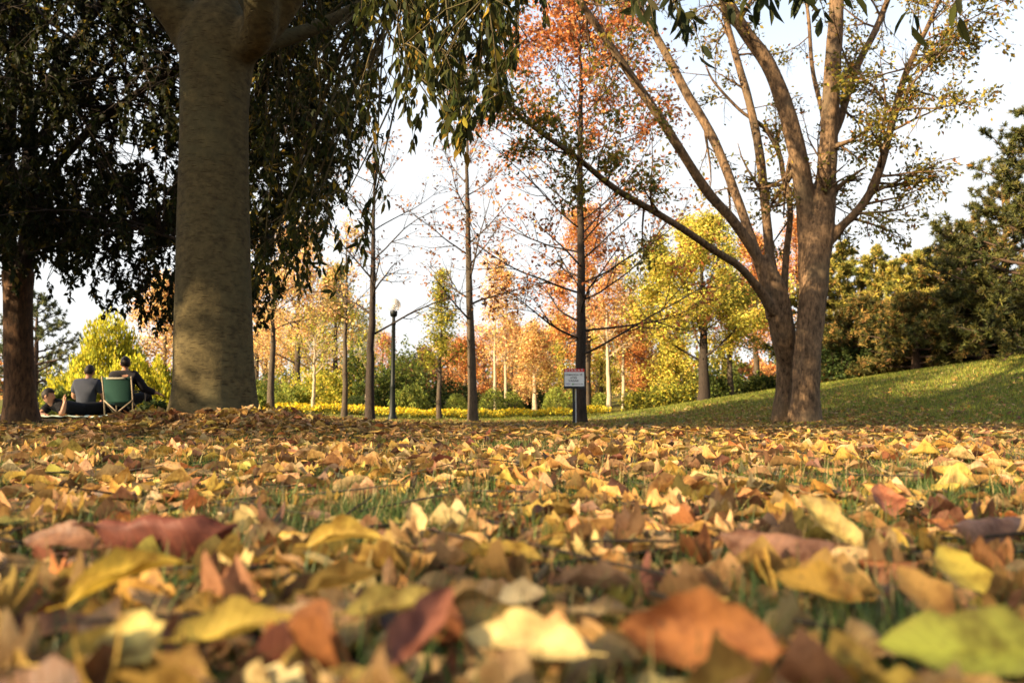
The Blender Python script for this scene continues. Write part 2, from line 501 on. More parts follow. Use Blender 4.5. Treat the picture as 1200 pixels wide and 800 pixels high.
def grow(rng, p, d, L, r, lvl, prm, tubes, anch):
    seg = prm['seg'][lvl]
    n = max(4, int(L / seg))
    p = np.array(p, float); d = nrm(np.array(d, float))
    pts = [p.copy()]; dirs = [d]
    for i in range(n):
        d = nrm(d + rng.normal(0, prm['wig'][lvl], 3) + np.array([0, 0, prm['trop'][lvl]]))
        p = p + d * (L / n)
        pts.append(p.copy()); dirs.append(d)
    pts = np.array(pts)
    t = np.linspace(0, 1, n + 1)
    rad = r * (1 - t * 0.82) + 0.0012
    tubes.append((pts, rad, lvl))
    if lvl < prm['lv']:
        for k in range(prm['kids'][lvl]):
            f = rng.uniform(prm.get('from', 0.2), 1.0)
            i = min(n, int(f * n))
            a = rng.uniform(0.6, 1.25) * R(prm['ang'][lvl])
            ax = np.cross(dirs[i], nrm(rng.normal(size=3)))
            cd_ = rot_about(dirs[i], ax, a)
            grow(rng, pts[i], cd_, L * prm['ratio'][lvl] * (1.1 - 0.55 * f) * rng.uniform(0.7, 1.2), max(rad[i] * 0.55, 0.002), lvl + 1, prm, tubes, anch)
    k0 = int(n * (0.35 if lvl < prm['lv'] else 0.1)) if lvl > 0 or prm['lv'] == 0 else n
    for i in range(k0, n + 1):
        anch.append((pts[i], dirs[min(i, n)]))

SIDES = [8, 5, 4, 3, 3]
def limb_mesh(tubes, mat, root, name='limb', boost=0):
    gm = Geo()
    for pts, rad, lvl in tubes:
        gm.tube(pts, rad, SIDES[min(lvl + boost, 4)])
    return gm.build(name, mat, root)

def pick(rng, pal, n, jit=0.12, hue=0.05):
    pal = np.array(pal, float)
    wts = pal[:, 3] / pal[:, 3].sum()
    c = pal[rng.choice(len(pal), n, p=wts), :3]
    v = np.exp(rng.normal(0, jit, (n, 1)))
    return np.clip(c * v * (1 + rng.normal(0, hue, (n, 3))), 0.004, 0.95)

def leaves_on(rng, anch, n, size, aspect, sigma, pal, tpl=LEAF4, droop=0.3, jit=0.18, clump=True, flat=None):
    A = np.array([a[0] for a in anch]); D = np.array([a[1] for a in anch])
    idx = rng.integers(0, len(A), n)
    if clump:
        wgt = rng.random(len(A)) ** 1.6 + 0.02
        idx = rng.choice(len(A), n, p=wgt / wgt.sum())
    pos = A[idx] + rng.normal(0, sigma, (n, 3))
    d = nrm(D[idx] * 0.6 + rng.normal(0, 0.7, (n, 3)) + np.array([0, 0, -droop]))
    s = size * rng.uniform(0.65, 1.3, n)
    sc = np.stack([s * aspect * rng.uniform(0.8, 1.2, n), s, s], 1)
    # tone differs from cluster to cluster
    ctone = np.exp(rng.normal(0, 0.15, (len(A), 1)))[idx]
    col = np.clip(pick(rng, pal, n, jit) * ctone, 0.003, 0.95)
    return scatter(tpl[0], tpl[1], pos, frames(rng, d, flat), sc, col)

def trunk_tube(rng, base, top, r0, r1, n=24, sides=14, flare=0.22, wig=0.03, rough=0.04):
    t = np.linspace(0, 1, n)
    pts = base[None] * (1 - t[:, None]) + top[None] * t[:, None]
    H = np.linalg.norm(top - base)
    off = np.cumsum(rng.normal(0, wig, (n, 2)), 0) * 0.35
    off -= off[0]; off -= t[:, None] * off[-1] * 0.6
    pts[:, :2] += off
    z = t * H
    rad = r0 + (r1 - r0) * t + r0 * flare * np.exp(-z / (r0 * 1.6))
    pts = np.concatenate([[pts[0] - [0, 0, 0.25]], pts]); rad = np.concatenate([[rad[0] * 1.1], rad])
    V, F = tube(pts, rad, sides)
    cen = np.repeat(pts, sides, 0)
    k = len(cen)
    dv = V[:k] - cen
    ang = np.tile(np.arange(sides) * 2 * np.pi / sides, len(pts))
    zz = V[:k, 2]
    nz = 1 + rough * (np.sin(ang * 3 + zz * 1.7 + r0 * 50) + 0.6 * np.sin(ang * 5 - zz * 2.9) + 0.5 * np.sin(zz * 6 + ang * 2))
    hz = np.repeat(np.concatenate([[0], z]), sides)
    nz = nz + 0.09 * np.exp(-hz / (r0 * 1.8)) * np.sin(ang * 5 + 1.0)
    V[:k] = cen + dv * nz[:, None]
    return V, F, pts[1:], rad[1:]

def deciduous(rng, name, label, base, H, r0, barkm, nl, spread, elev, prof, leaf, group=None, lean=(0, 0), f0=0.25, prm=None, trunk_top=1.0, wig=0.03, crownname='crown', limb_r=0.34, extra=None, cat='tree'):
    """trunk > limbs (each its own part) > crown of leaves"""
    base = np.array(base, float)
    root = thing(name, base, label, cat, group)
    top = base + np.array([lean[0], lean[1], H * trunk_top])
    V, F, tp, tr = trunk_tube(rng, base, top, r0, r0 * 0.12, wig=wig)
    mesh_np('trunk', V, F, barkm, parent=root)
    pr = dict(seg=[0.22, 0.16, 0.12, 0.1], wig=[0.08, 0.13, 0.16, 0.2], trop=[0.03, 0.02, 0.0, 0], kids=[6, 4, 3], ratio=[0.5, 0.5, 0.5], ang=[45, 45, 45], lv=2)
    if prm: pr.update(prm)
    anch = []
    az = rng.uniform(0, 6.28)
    for k in range(nl):
        f = f0 + (0.98 - f0) * (k + rng.uniform(0.1, 0.9)) / nl
        i = f * (len(tp) - 1); i0 = int(i); fr = i - i0
        p = tp[i0] * (1 - fr) + tp[min(i0 + 1, len(tp) - 1)] * fr
        az += 2.4 + rng.uniform(-0.4, 0.4)
        u = (f - f0) / (1 - f0)
        e = R(elev[0] + (elev[1] - elev[0]) * u + rng.uniform(-8, 8))
        d = np.array([math.cos(az) * math.cos(e), math.sin(az) * math.cos(e), math.sin(e)])
        L = spread * prof(u) * rng.uniform(0.75, 1.15)
        tubes = []
        grow(rng, p, d, max(L, 0.25), min(tr[i0] * limb_r, 0.007 + 0.011 * L), 0, pr, tubes, anch)
        limb_mesh(tubes, barkm, root, boost=1)
    if extra: extra(root, anch)
    if leaf:
        V, F, C = leaves_on(rng, anch, **leaf)
        mesh_np(crownname, V, F, M['foliage'], C=C, parent=root, smooth=False)
    return root
#@@PART2
# ------------------------------------------------------------------ leaf sprays on prescribed limbs
def limb_path(pts, rad, n=26):
    return spline(pts, n, rad)

NRNG = np.random.default_rng(77)
def nearest(limbs, q, zmin=None):
    best = None
    for k, (p, r) in enumerate(limbs):
        m = p[:, 2] > (q[2] - 0.4 if zmin is None else zmin)
        pp_ = p if not m.any() else p[m]
        dd = np.linalg.norm(pp_ - q, axis=1) * NRNG.uniform(0.62, 1.38, len(pp_))
        j = dd.argmin()
        if best is None or dd[j] < best[0]: best = (dd[j], k, pp_[j])
    return best

def sprays(rng, limbs, tub, targets, L, nleaf, size, aspect, pal, tpl, hang=0.5, connect=True, r=0.0035, only=None, zmin=None):
    """hanging twigs that end at the targets, tied back to the nearest limb; returns leaf mesh arrays"""
    PO, DI = [], []
    starts = []
    for tg in targets:
        l = L * rng.uniform(0.7, 1.3)
        a = rng.uniform(0, 6.28); sp = l * rng.uniform(0.25, 0.6)
        st = tg + np.array([math.cos(a) * sp, math.sin(a) * sp, l * 0.75])
        mid = (st + tg) / 2 + np.array([-math.cos(a) * sp * 0.25, -math.sin(a) * sp * 0.25, l * 0.22])
        t = np.linspace(0, 1, 7)[:, None]
        c = (1 - t) ** 2 * st + 2 * t * (1 - t) * mid + t ** 2 * tg
        dd, k, q = nearest([limbs[i] for i in only], st, zmin) if only else nearest(limbs, st)
        if only: k = only[k]
        tub[k].append((c, np.linspace(r, 0.0012, 7), 2))
        starts.append((st, k, q))
        n = max(3, int(nleaf * rng.uniform(0.7, 1.3)))
        u = np.sort(rng.uniform(0.12, 1.0, n)); uu = u[:, None]
        pos = (1 - uu) ** 2 * st + 2 * uu * (1 - uu) * mid + uu ** 2 * tg
        tang = nrm(2 * (1 - uu) * (mid - st) + 2 * uu * (tg - mid))
        d = nrm(tang * 0.5 + rng.normal(0, 0.42, (n, 3)) + np.array([0, 0, -hang]))
        PO.append(pos + rng.normal(0, 0.01, (n, 3))); DI.append(d)
    # thin connecting branches, shared by neighbouring sprays
    if connect:
        done = []
        for st, k, q in starts:
            for s2 in done:
                if s2[1] == k and np.linalg.norm(s2[0] - st) < 0.55:
                    tub[k].append((np.array([s2[0], (s2[0] + st) / 2 + [0, 0, 0.05], st]), [r * 1.3, r * 1.15, r], 3)); break
            else:
                dist = np.linalg.norm(st - q)
                t = np.linspace(0, 1, 8)[:, None]
                mid = (st + q) / 2 + np.array([0, 0, 0.12 * dist]) + rng.normal(0, 0.06 * dist, 3)
                c = (1 - t) ** 2 * q + 2 * t * (1 - t) * mid + t ** 2 * st
                tub[k].append((c, np.linspace(0.004 + 0.005 * dist, r * 1.2, 8), 1))
                done.append((st, k))
    pos = np.concatenate(PO); d = np.concatenate(DI)
    n = len(pos)
    s = size * rng.uniform(0.7, 1.25, n)
    sc = np.stack([s * aspect * rng.uniform(0.85, 1.2, n), s, s], 1)
    return scatter(tpl[0], tpl[1], pos, frames(rng, d), sc, pick(rng, pal, n, 0.2, 0.06))

def merge(parts):
    V = np.concatenate([p[0] for p in parts]); C = np.concatenate([p[2] for p in parts])
    F = []; n = 0
    for p in parts:
        F.append(p[1] + n); n += len(p[0])
    return V, np.concatenate(F), C

def trunk_px(rows, d, sides=24, n=40, flare=True, seed=0, rough=0.025):
    """rows of (px, py, width px) up a trunk standing d metres away"""
    pts = np.array([P(a, b, d) for a, b, _ in rows])
    rad = np.array([c_ / 2 / FPX * d for _, _, c_ in rows])
    p, r = spline(pts, n, rad)
    g0 = g1(p[0, 0], p[0, 1])
    p = np.concatenate([[[p[0, 0], p[0, 1], g0 - 0.25]], p]); r = np.concatenate([[r[0] * 1.12], r])
    V, F = tube(p, r, sides)
    k = len(p) * sides
    cen = np.repeat(p, sides, 0); dv = V[:k] - cen
    ang = np.tile(np.arange(sides) * 2 * np.pi / sides, len(p)); zz = cen[:, 2]
    nz = 1 + rough * (np.sin(ang * 3 + zz * 1.1 + seed) + 0.6 * np.sin(ang * 5 - zz * 2.3 + seed) + 0.35 * np.sin(ang * 9 + zz * 4))
    if flare:
        nz = nz + 0.10 * np.exp(-(zz - g0) / 0.22) * (0.4 + np.sin(ang * 5 + seed))
    V[:k] = cen + dv * nz[:, None]
    return V, F, p, r

def fuse(name, pieces, mat, root, voxel, it):
    gm = Geo()
    for V_, F_ in pieces: gm.add(V_, F_)
    o = gm.build(name, mat, root)
    md = o.modifiers.new('weld', 'REMESH'); md.mode = 'VOXEL'; md.voxel_size = voxel; md.use_smooth_shade = True
    ms = o.modifiers.new('relax', 'SMOOTH'); ms.factor = 0.5; ms.iterations = it
    dg = bpy.context.evaluated_depsgraph_get()
    me = bpy.data.meshes.new_from_object(o.evaluated_get(dg))
    o.modifiers.clear()
    o.data = me
    me.name = name
    return o

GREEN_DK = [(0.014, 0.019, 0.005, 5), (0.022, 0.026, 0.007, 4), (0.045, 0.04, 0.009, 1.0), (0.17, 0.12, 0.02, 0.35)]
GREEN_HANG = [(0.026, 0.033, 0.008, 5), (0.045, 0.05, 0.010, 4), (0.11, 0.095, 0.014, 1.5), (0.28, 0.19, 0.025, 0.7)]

# ---- the big smooth trunk on the left, standing nearest the camera
rng = np.random.default_rng(11)
d0 = 6.2
b0 = P(247, 488, d0); b0[2] = g1(b0[0], b0[1])
T1 = thing('broadleaf_tree', b0, 'nearest tree with a thick smooth olive-brown trunk right of the picnickers, its crown hanging overhead', 'tree')
V, F, tp, tr = trunk_px([(248, 492, 106), (248, 482, 98), (249, 455, 92), (249, 400, 89), (250, 300, 84), (251, 200, 79), (252, 120, 79), (254, 80, 84), (255, 55, 88), (256, 30, 78), (257, 8, 54), (258, -20, 24)], d0, 40, 60, seed=2.0)
trunkT1 = (V, F)
fk = P(255, 62, d0)
limbsT1 = [limb_path([P(246, 85, d0), P(222, 40, d0), P(196, 2, 6.1), (-3.7, 5.8, 4.6), (-5.0, 5.3, 6.0), (-6.2, 5.0, 7.2)], [0.15, 0.158, 0.15, 0.125, 0.09, 0.04]),
           limb_path([P(262, 85, d0), P(292, 44, 6.1), P(330, 2, 5.95), (-0.95, 5.4, 4.4), (0.4, 4.6, 5.3), (2.0, 3.9, 6.0)], [0.15, 0.152, 0.14, 0.115, 0.085, 0.04]),
           limb_path([P(284, 62, 6.15), P(306, 14, 5.8), (-1.75, 4.8, 4.2), (-1.5, 3.4, 4.9), (-0.7, 1.9, 5.3), (0.3, 0.6, 5.5)], [0.12, 0.13, 0.11, 0.09, 0.07, 0.035]),
           limb_path([P(255, 80, 6.3), P(258, 30, 6.6), (-2.0, 7.4, 4.6), (-1.3, 8.6, 6.2), (-0.9, 9.6, 7.6)], [0.18, 0.15, 0.12, 0.09, 0.04]),
           limb_path([(-2.1, 5.0, 4.15), (-1.0, 4.2, 4.5), (0.4, 3.4, 4.4), (1.6, 2.9, 4.0), (2.4, 2.7, 3.5)], [0.09, 0.07, 0.055, 0.035, 0.018])]
limbsT1.append(limb_path([P(262, 90, 6.2), P(285, 62, 6.6), (-1.75, 7.1, 3.75), (-1.2, 7.5, 4.35), (-0.75, 7.3, 4.6), (-0.35, 6.9, 4.6)], [0.12, 0.09, 0.065, 0.045, 0.035, 0.02]))
tubT1 = [[(p, r, 0)] for p, r in limbsT1]
def region(rng, n, fn, drange):
    out = []
    while len(out) < n:
        x, y = fn(rng)
        out.append(P(x, y, rng.uniform(*drange)))
    return out
def inpoly(poly):
    poly = np.array(poly, float)
    lo, hi = poly.min(0), poly.max(0)
    def f(rng):
        while True:
            q = lo + rng.random(2) * (hi - lo)
            x, y = q; c_ = False; j = len(poly) - 1
            for i in range(len(poly)):
                if (poly[i, 1] > y) != (poly[j, 1] > y) and x < (poly[j, 0] - poly[i, 0]) * (y - poly[i, 1]) / (poly[j, 1] - poly[i, 1]) + poly[i, 0]: c_ = not c_
                j = i
            if c_: return q
    return f
parts = []
A = region(rng, 150, inpoly([(292, -20), (440, -20), (452, 120), (425, 200), (400, 250), (372, 330), (330, 385), (292, 395)]), (6.6, 8.4))
parts.append(sprays(rng, limbsT1, tubT1, A, 0.5, 21, 0.078, 0.40, GREEN_HANG, LEAF6, only=[3, 5], zmin=4.1))
B = region(rng, 105, inpoly([(470, 10), (602, 10), (606, 90), (590, 130), (560, 165), (540, 195), (510, 160), (482, 185), (468, 120)]), (3.7, 5.6))
parts.append(sprays(rng, limbsT1, tubT1, B, 0.42, 17, 0.085, 0.34, GREEN_HANG, LEAF6, hang=0.8, only=[1, 4], zmin=3.9))
B2 = region(rng, 70, inpoly([(400, -30), (650, -30), (640, 30), (600, 50), (500, 45), (440, 55), (400, 40)]), (3.8, 5.8))
parts.append(sprays(rng, limbsT1, tubT1, B2, 0.42, 16, 0.08, 0.36, GREEN_HANG, LEAF6, only=[1, 4], zmin=3.9))
B3 = region(rng, 22, inpoly([(405, 120), (455, 150), (452, 280), (425, 300), (400, 310)]), (5.0, 6.5))
parts.append(sprays(rng, limbsT1, tubT1, B3, 0.5, 9, 0.09, 0.34, GREEN_HANG, LEAF6, hang=0.8, only=[5], zmin=4.3))
B4 = [P(x, y, d) for x, y, d in [(352, 335, 6.4), (378, 318, 6.2), (405, 312, 6.0), (428, 305, 5.9), (390, 345, 6.3)]]
parts.append(sprays(rng, limbsT1, tubT1, B4, 0.5, 12, 0.09, 0.34, GREEN_HANG, LEAF6, hang=0.8, only=[5], zmin=4.3))
Cc = [P(x, y, d) for x, y, d in [(726, 22, 2.7), (748, 20, 2.6), (766, 30, 2.8), (800, 34, 2.7), (826, 76, 2.9), (850, 18, 2.7), (870, 26, 2.8), (905, 15, 2.6), (945, 10, 2.7), (742, 5, 2.5), (785, 5, 2.6), (820, 8, 2.5), (885, 4, 2.6), (968, 28, 2.9), (1069, 36, 2.7), (1120, 34, 2.5), (1000, 6, 2.6), (925, -5, 2.5), (690, -5, 2.8), (860, -6, 2.5)]]
parts.append(sprays(rng, limbsT1, tubT1, Cc, 0.32, 9, 0.088, 0.34, [(0.02, 0.027, 0.008, 4), (0.04, 0.042, 0.010, 2), (0.2, 0.15, 0.025, 0.4)], LEAF6, r=0.003))
# the part of the crown above the picture
prmU = dict(seg=[0.3, 0.2, 0.15], wig=[0.1, 0.15, 0.2], trop=[0.05, 0.02, 0], kids=[6, 4], ratio=[0.55, 0.5], ang=[50, 50], lv=2)
anch = []
for k, (p, r) in enumerate(limbsT1[:4]):
    for i in range(11, 26, 2):
        grow(rng, p[i], nrm(np.abs(rng.normal(size=3)) * [rng.choice([-1, 1]), rng.choice([-1, 1]), 1] + [0, 0, 0.5]), rng.uniform(1.3, 2.4), r[i] * 0.4, 0, prmU, tubT1[k], anch)
anch = [a for a in anch if a[0][2] > 0.9 + 0.56 * max(a[0][1], 2.0) or a[0][0] < -0.74 * a[0][1] - 0.3]
LL = [np.array([rng.uniform(-9.0, -5.6), rng.uniform(4.3, 7.2), rng.uniform(2.2, 4.8)]) for _ in range(170)]  # unseen leaf masses left of view, added to shade the middle ground
LL += [np.array([rng.uniform(-7.2, -3.4), rng.uniform(2.0, 4.3), rng.uniform(2.6, 5.0)]) for _ in range(120)]
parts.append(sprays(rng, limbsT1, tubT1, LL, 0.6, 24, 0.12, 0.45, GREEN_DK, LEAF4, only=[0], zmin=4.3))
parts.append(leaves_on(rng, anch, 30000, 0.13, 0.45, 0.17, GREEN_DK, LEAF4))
# the fork grows together: trunk and limb roots form one skin, the limbs go on from there
pieces = [trunkT1]
for k, m_ in ((0, 12), (1, 12), (2, 8), (3, 6), (5, 6)):
    p, r = limbsT1[k]
    pieces.append(tube(p[:m_], r[:m_], 20))
    tubT1[k][0] = (p[m_ - 2:], r[m_ - 2:] * 0.97, 0)
fuse('trunk', pieces, M['bark_smooth'], T1, 0.022, 14)
for k, tb in enumerate(tubT1):
    limb_mesh(tb, M['bark_smooth'], T1, boost=-0 if k > 3 else 0)
for o_ in []: pass
def crown_mesh(parts, root):
    q4 = [p for p in parts if True]
    V, F, C = merge(q4)
    return mesh_np('crown', V, F, M['foliage'], C=C, parent=root, smooth=False)
crown_mesh(parts, T1)

# ---- the shaded tree at the left edge
rng = np.random.default_rng(12)
d0 = 11.0
b0 = P(22, 490, d0); b0[2] = g1(b0[0], b0[1])
T2 = thing('broadleaf_tree', b0, 'dark leafy tree at the left edge, sun patches low on its trunk', 'tree')
V, F, tp, tr = trunk_px([(25, 496, 42), (25, 485, 38), (24, 460, 33), (22, 400, 31), (21, 350, 31), (21, 318, 34)], d0, 20, 30, seed=5.0)
mesh_np('trunk', V, F, M['bark_red'], parent=T2)
q = lambda x, y, d=11.0: tuple(P(x, y, d))
limbsT2 = [limb_path([q(18, 335), q(10, 280), q(9, 200), q(14, 100), q(20, 0), q(22, -140), q(10, -260)], [0.12, 0.10, 0.09, 0.08, 0.07, 0.055, 0.02]),
           limb_path([q(24, 335), q(33, 280), q(36, 200), q(30, 90), q(36, -20), q(60, -140), q(80, -260)], [0.13, 0.115, 0.10, 0.09, 0.08, 0.055, 0.02]),
           limb_path([q(36, 245), q(70, 190, 10.6), q(120, 140, 10.2), q(175, 100, 9.8), q(230, 70, 9.5), q(300, 50, 9.2)], [0.07, 0.06, 0.052, 0.045, 0.035, 0.012]),
           limb_path([q(34, 180), q(80, 120, 11.6), q(150, 60, 12), q(240, 10, 12.2), q(330, -20, 12.4)], [0.06, 0.055, 0.045, 0.035, 0.012]),
           limb_path([q(32, 140), q(80, 60, 10.4), q(140, -20, 9.8), q(230, -90, 9.2), q(330, -140, 9)], [0.06, 0.055, 0.05, 0.04, 0.012]),
           limb_path([q(9, 220), q(-40, 170, 10.8), q(-110, 130, 10.5), q(-190, 110, 10.2)], [0.06, 0.05, 0.04, 0.012]),
           limb_path([q(26, 300), q(70, 268, 10.2), q(130, 262, 9.6), q(190, 275, 9.1), q(240, 290, 8.8)], [0.05, 0.042, 0.034, 0.024, 0.01])]
tubT2 = [[(p, r, 0)] for p, r in limbsT2]
parts = []
polyD = inpoly([(-160, -60), (330, -60), (425, -30), (420, 110), (400, 190), (362, 250), (340, 330), (318, 372), (292, 380), (215, 372), (180, 366), (150, 360), (128, 340), (100, 318), (60, 318), (38, 300), (-20, 330), (-160, 330)])
cent = region(rng, 640, polyD, (8.4, 12.2))
tg = []
for c_ in cent:
    for _ in range(6):
        tg.append(c_ + rng.normal(0, 0.20, 3) * [1, 1.3, 0.9])
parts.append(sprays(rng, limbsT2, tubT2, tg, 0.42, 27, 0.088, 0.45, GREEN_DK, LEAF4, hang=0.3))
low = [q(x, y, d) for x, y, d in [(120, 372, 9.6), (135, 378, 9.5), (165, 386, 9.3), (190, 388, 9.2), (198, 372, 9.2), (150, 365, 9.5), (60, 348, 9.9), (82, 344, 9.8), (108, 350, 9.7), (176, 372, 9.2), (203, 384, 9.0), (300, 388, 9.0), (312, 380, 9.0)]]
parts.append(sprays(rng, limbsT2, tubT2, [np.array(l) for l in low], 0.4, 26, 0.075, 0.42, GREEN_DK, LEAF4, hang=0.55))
anch = []
for k, (p, r) in enumerate(limbsT2[:5]):
    for i in range(14, 26, 2):
        grow(rng, p[i], nrm(rng.normal(size=3) + [0, 0, 0.8]), rng.uniform(1.2, 2.2), r[i] * 0.5, 0, prmU, tubT2[k], anch)
anch = [a for a in anch if a[0][2] > 0.2 + 0.55 * a[0][1]]
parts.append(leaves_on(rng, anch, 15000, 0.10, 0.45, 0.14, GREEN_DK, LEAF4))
for tb in tubT2: limb_mesh(tb, M['bark_dark'], T2)
crown_mesh(parts, T2)

# ---- the many-stemmed tree on the right
rng = np.random.default_rng(13)
d0 = 13.0
b0 = P(932, 483, d0); b0[2] = g1(b0[0], b0[1])
TR = thing('broadleaf_tree', b0, 'many-stemmed tree with spreading bare limbs at the foot of the grassy bank', 'tree')
def stem(rows, mat, name='limb', sides=14, n=46, ground=False, seed=0.0):
    pts = np.array([P(a, b, d) for a, b, d, _ in rows]); rad = np.array([w_ / 2 / FPX * d for _, _, d, w_ in rows])
    p, r = spline(pts, n, rad)
    if ground:
        p = np.concatenate([[p[0] - [0, 0, 0.3]], p]); r = np.concatenate([[r[0] * 1.15], r])
    V, F = tube(p, r, sides)
    k = len(p) * sides; cen = np.repeat(p, sides, 0); dv = V[:k] - cen
    ang = np.tile(np.arange(sides) * 2 * np.pi / sides, len(p)); zz = cen[:, 2]
    nz = 1 + 0.05 * np.sin(ang * 3 + zz * 1.9 + seed) + 0.04 * np.sin(ang * 5 - zz * 4.1 + seed) + 0.03 * np.sin(zz * 9 + ang * 2 + seed)
    V[:k] = cen + dv * nz[:, None]
    return p, r, V, F
spec = [
 ('trunk', True, [(943, 489, 13, 38), (944, 470, 13, 33), (947, 420, 13, 31), (951, 360, 13, 31), (956, 310, 13, 32), (964, 262, 13, 27), (969, 210, 13, 23), (972, 150, 13, 21), (976, 70, 13, 19), (981, 0, 13, 17), (986, -120, 13.2, 13), (1000, -260, 13.4, 5)]),
 ('trunk', True, [(918, 477, 13.6, 24), (920, 455, 13.6, 21), (921, 425, 13.55, 22), (918, 395, 13.4, 28), (912, 362, 13.3, 29), (906, 330, 13.2, 22), (893, 300, 13.2, 14)]),
 ('limb', False, [(950, 340, 13.1, 26), (948, 300, 13.1, 25), (945, 250, 13.1, 23), (936, 190, 13.0, 22), (922, 130, 12.9, 20), (900, 75, 12.8, 18), (872, 35, 12.7, 16), (840, -20, 12.5, 14), (800, -120, 12.2, 9), (770, -200, 12, 4)]),
 ('limb', False, [(908, 372, 13.3, 20), (899, 335, 13.2, 16), (885, 298, 13.1, 13), (858, 258, 12.9, 12), (830, 226, 12.7, 12), (795, 172, 12.4, 11), (765, 126, 12.2, 11), (730, 75, 12, 10), (702, 35, 11.8, 9), (672, -8, 11.6, 9), (630, -70, 11.3, 7), (590, -130, 11, 3)]),
 ('limb', False, [(897, 330, 13.2, 13), (886, 295, 13.3, 11), (872, 255, 13.5, 11), (848, 190, 13.7, 11), (826, 145, 13.9, 11), (806, 112, 14, 11), (785, 72, 14.1, 10), (765, 35, 14.2, 9), (748, 5, 14.2, 9), (720, -60, 14.3, 6), (700, -130, 14.4, 2.5)]),
 ('limb', False, [(906, 366, 13.2, 14), (890, 340, 13, 11), (866, 312, 12.7, 9.5), (838, 294, 12.4, 9), (806, 272, 12.1, 8.5), (770, 250, 11.8, 8), (722, 222, 11.4, 7.5), (675, 184, 11, 7), (640, 160, 10.8, 6), (606, 134, 10.6, 5), (585, 110, 10.5, 2.5)]),
 ('limb', False, [(912, 350, 13.5, 14), (903, 305, 13.6, 12), (898, 255, 13.7, 11), (895, 225, 13.8, 11), (888, 165, 13.9, 10.5), (878, 120, 14, 9.5), (868, 85, 14.1, 9), (858, 50, 14.2, 8), (845, 0, 14.3, 6), (830, -80, 14.4, 2.5)]),
 ('limb', False, [(918, 360, 13.5, 10), (921, 300, 13.6, 8), (926, 245, 13.7, 7), (918, 205, 13.8, 6), (913, 180, 13.9, 6), (896, 150, 14, 5), (868, 130, 14, 4), (838, 98, 14, 3), (828, 80, 14, 2)]),
 ('limb', False, [(962, 295, 13, 14), (984, 268, 12.9, 11), (1006, 246, 12.8, 10), (1024, 218, 12.7, 10), (1036, 182, 12.6, 9.5), (1046, 140, 12.5, 9), (1058, 95, 12.4, 7.5), (1072, 62, 12.3, 6.5), (1088, 30, 12.2, 5.5), (1102, -5, 12.1, 4.5), (1120, -60, 12, 2)]),
 ('limb', False, [(970, 172, 13, 11), (984, 142, 13.1, 9.5), (992, 115, 13.2, 9), (1006, 75, 13.3, 8.5), (1024, 40, 13.4, 8), (1040, 0, 13.5, 7), (1062, -60, 13.6, 5), (1080, -140, 13.7, 2)]),
 ('limb', False, [(950, 250, 13.3, 8), (958, 215, 13.5, 7), (966, 150, 13.9, 6), (952, 80, 14.2, 5), (946, 10, 14.4, 4), (930, -70, 14.6, 2)]),
]
anch = []
prmR = dict(seg=[0.2, 0.14, 0.1], wig=[0.1, 0.15, 0.2], trop=[0.02, 0.0, -0.02], kids=[5, 4], ratio=[0.55, 0.5], ang=[48, 48], lv=2)
stems_R = []
for k, (nm, grd, rows) in enumerate(spec):
    p, r, V, F = stem(rows, None, nm, 18 if grd else 12, ground=grd, seed=k * 1.7)
    gm = Geo()
    m_ = {0: len(p), 1: len(p), 2: 14, 3: 14, 4: 12, 5: 12, 6: 12, 7: 8, 8: 9, 9: 8, 10: 8}[k]
    sd2 = 18 if grd else 12
    Vr = V[:len(p) * sd2].reshape(len(p), sd2, 3)
    def closed(A_, k_=sd2):
        n_ = len(A_); V_ = np.concatenate([A_.reshape(-1, 3), A_[:1].mean(1), A_[-1:].mean(1)])
        caps = []
        for j in range(0, k_ - 1, 2):
            caps += [[n_ * k_, (j + 2) % k_, j + 1, j], [n_ * k_ + 1, (n_ - 1) * k_ + j, (n_ - 1) * k_ + j + 1, (n_ - 1) * k_ + (j + 2) % k_]]
        return V_, np.concatenate([ring_faces(n_, k_), np.array(caps, np.int32)])
    stems_R.append(closed(Vr[:m_]))
    if m_ < len(p): gm.add(*closed(p[m_ - 2:, None, :] + (Vr[m_ - 2:] - p[m_ - 2:, None, :]) * 0.975))
    tb = []
    if not grd or k == 0:
        zc = p[:, 2]
        for i in range(6, len(p) - 1):
            out = zc[i] > 0.2 + 0.50 * p[i, 1]
            hi = zc[i] > 0.2 + 0.24 * p[i, 1]
            pr_ = 0.9 if out else (0.2 if hi else 0.0)
            if k in (8,): pr_ = 0.9 if zc[i] > 2.9 else 0.0
            if k == 5: pr_ = 0.55 if i > 20 else 0.0
            if rng.random() < pr_:
                tdir = nrm(p[min(i + 1, len(p) - 1)] - p[i])
                dd = nrm(tdir * 0.5 + rng.normal(0, 0.7, 3) + (np.array([0.55, 0, 0.0]) if k == 8 else 0))
                L = rng.uniform(1.0, 2.0) if out else rng.uniform(0.6, 1.3)
                if k == 8: L = rng.uniform(0.9, 1.5)
                an = []
                grow(rng, p[i], dd, L, max(0.008, r[i] * 0.35), 0, prmR, tb, an)
                anch += [(a, b_, 2.2 if k in (8, 5) else 1.0) for a, b_ in an]
    if k == 0:
        for pts, rad, lvl in tb:
            if lvl == 0 and gm.V:
                gm.build('branch', M['bark_flaky'], TR); gm = Geo()
            gm.tube(pts, rad, [6, 4, 3][min(lvl, 2)])
    else:
        for pts, rad, lvl in tb: gm.tube(pts, rad, [6, 4, 3][min(lvl, 2)])
    if gm.V: gm.build('branch' if k == 0 else 'limb', M['bark_flaky'], TR)
fuse('trunk', stems_R, M['bark_flaky'], TR, 0.018, 5)
wts = np.array([a[2] for a in anch])
sel = rng.choice(len(anch), min(2600, len(anch) - 1), p=wts / wts.sum())
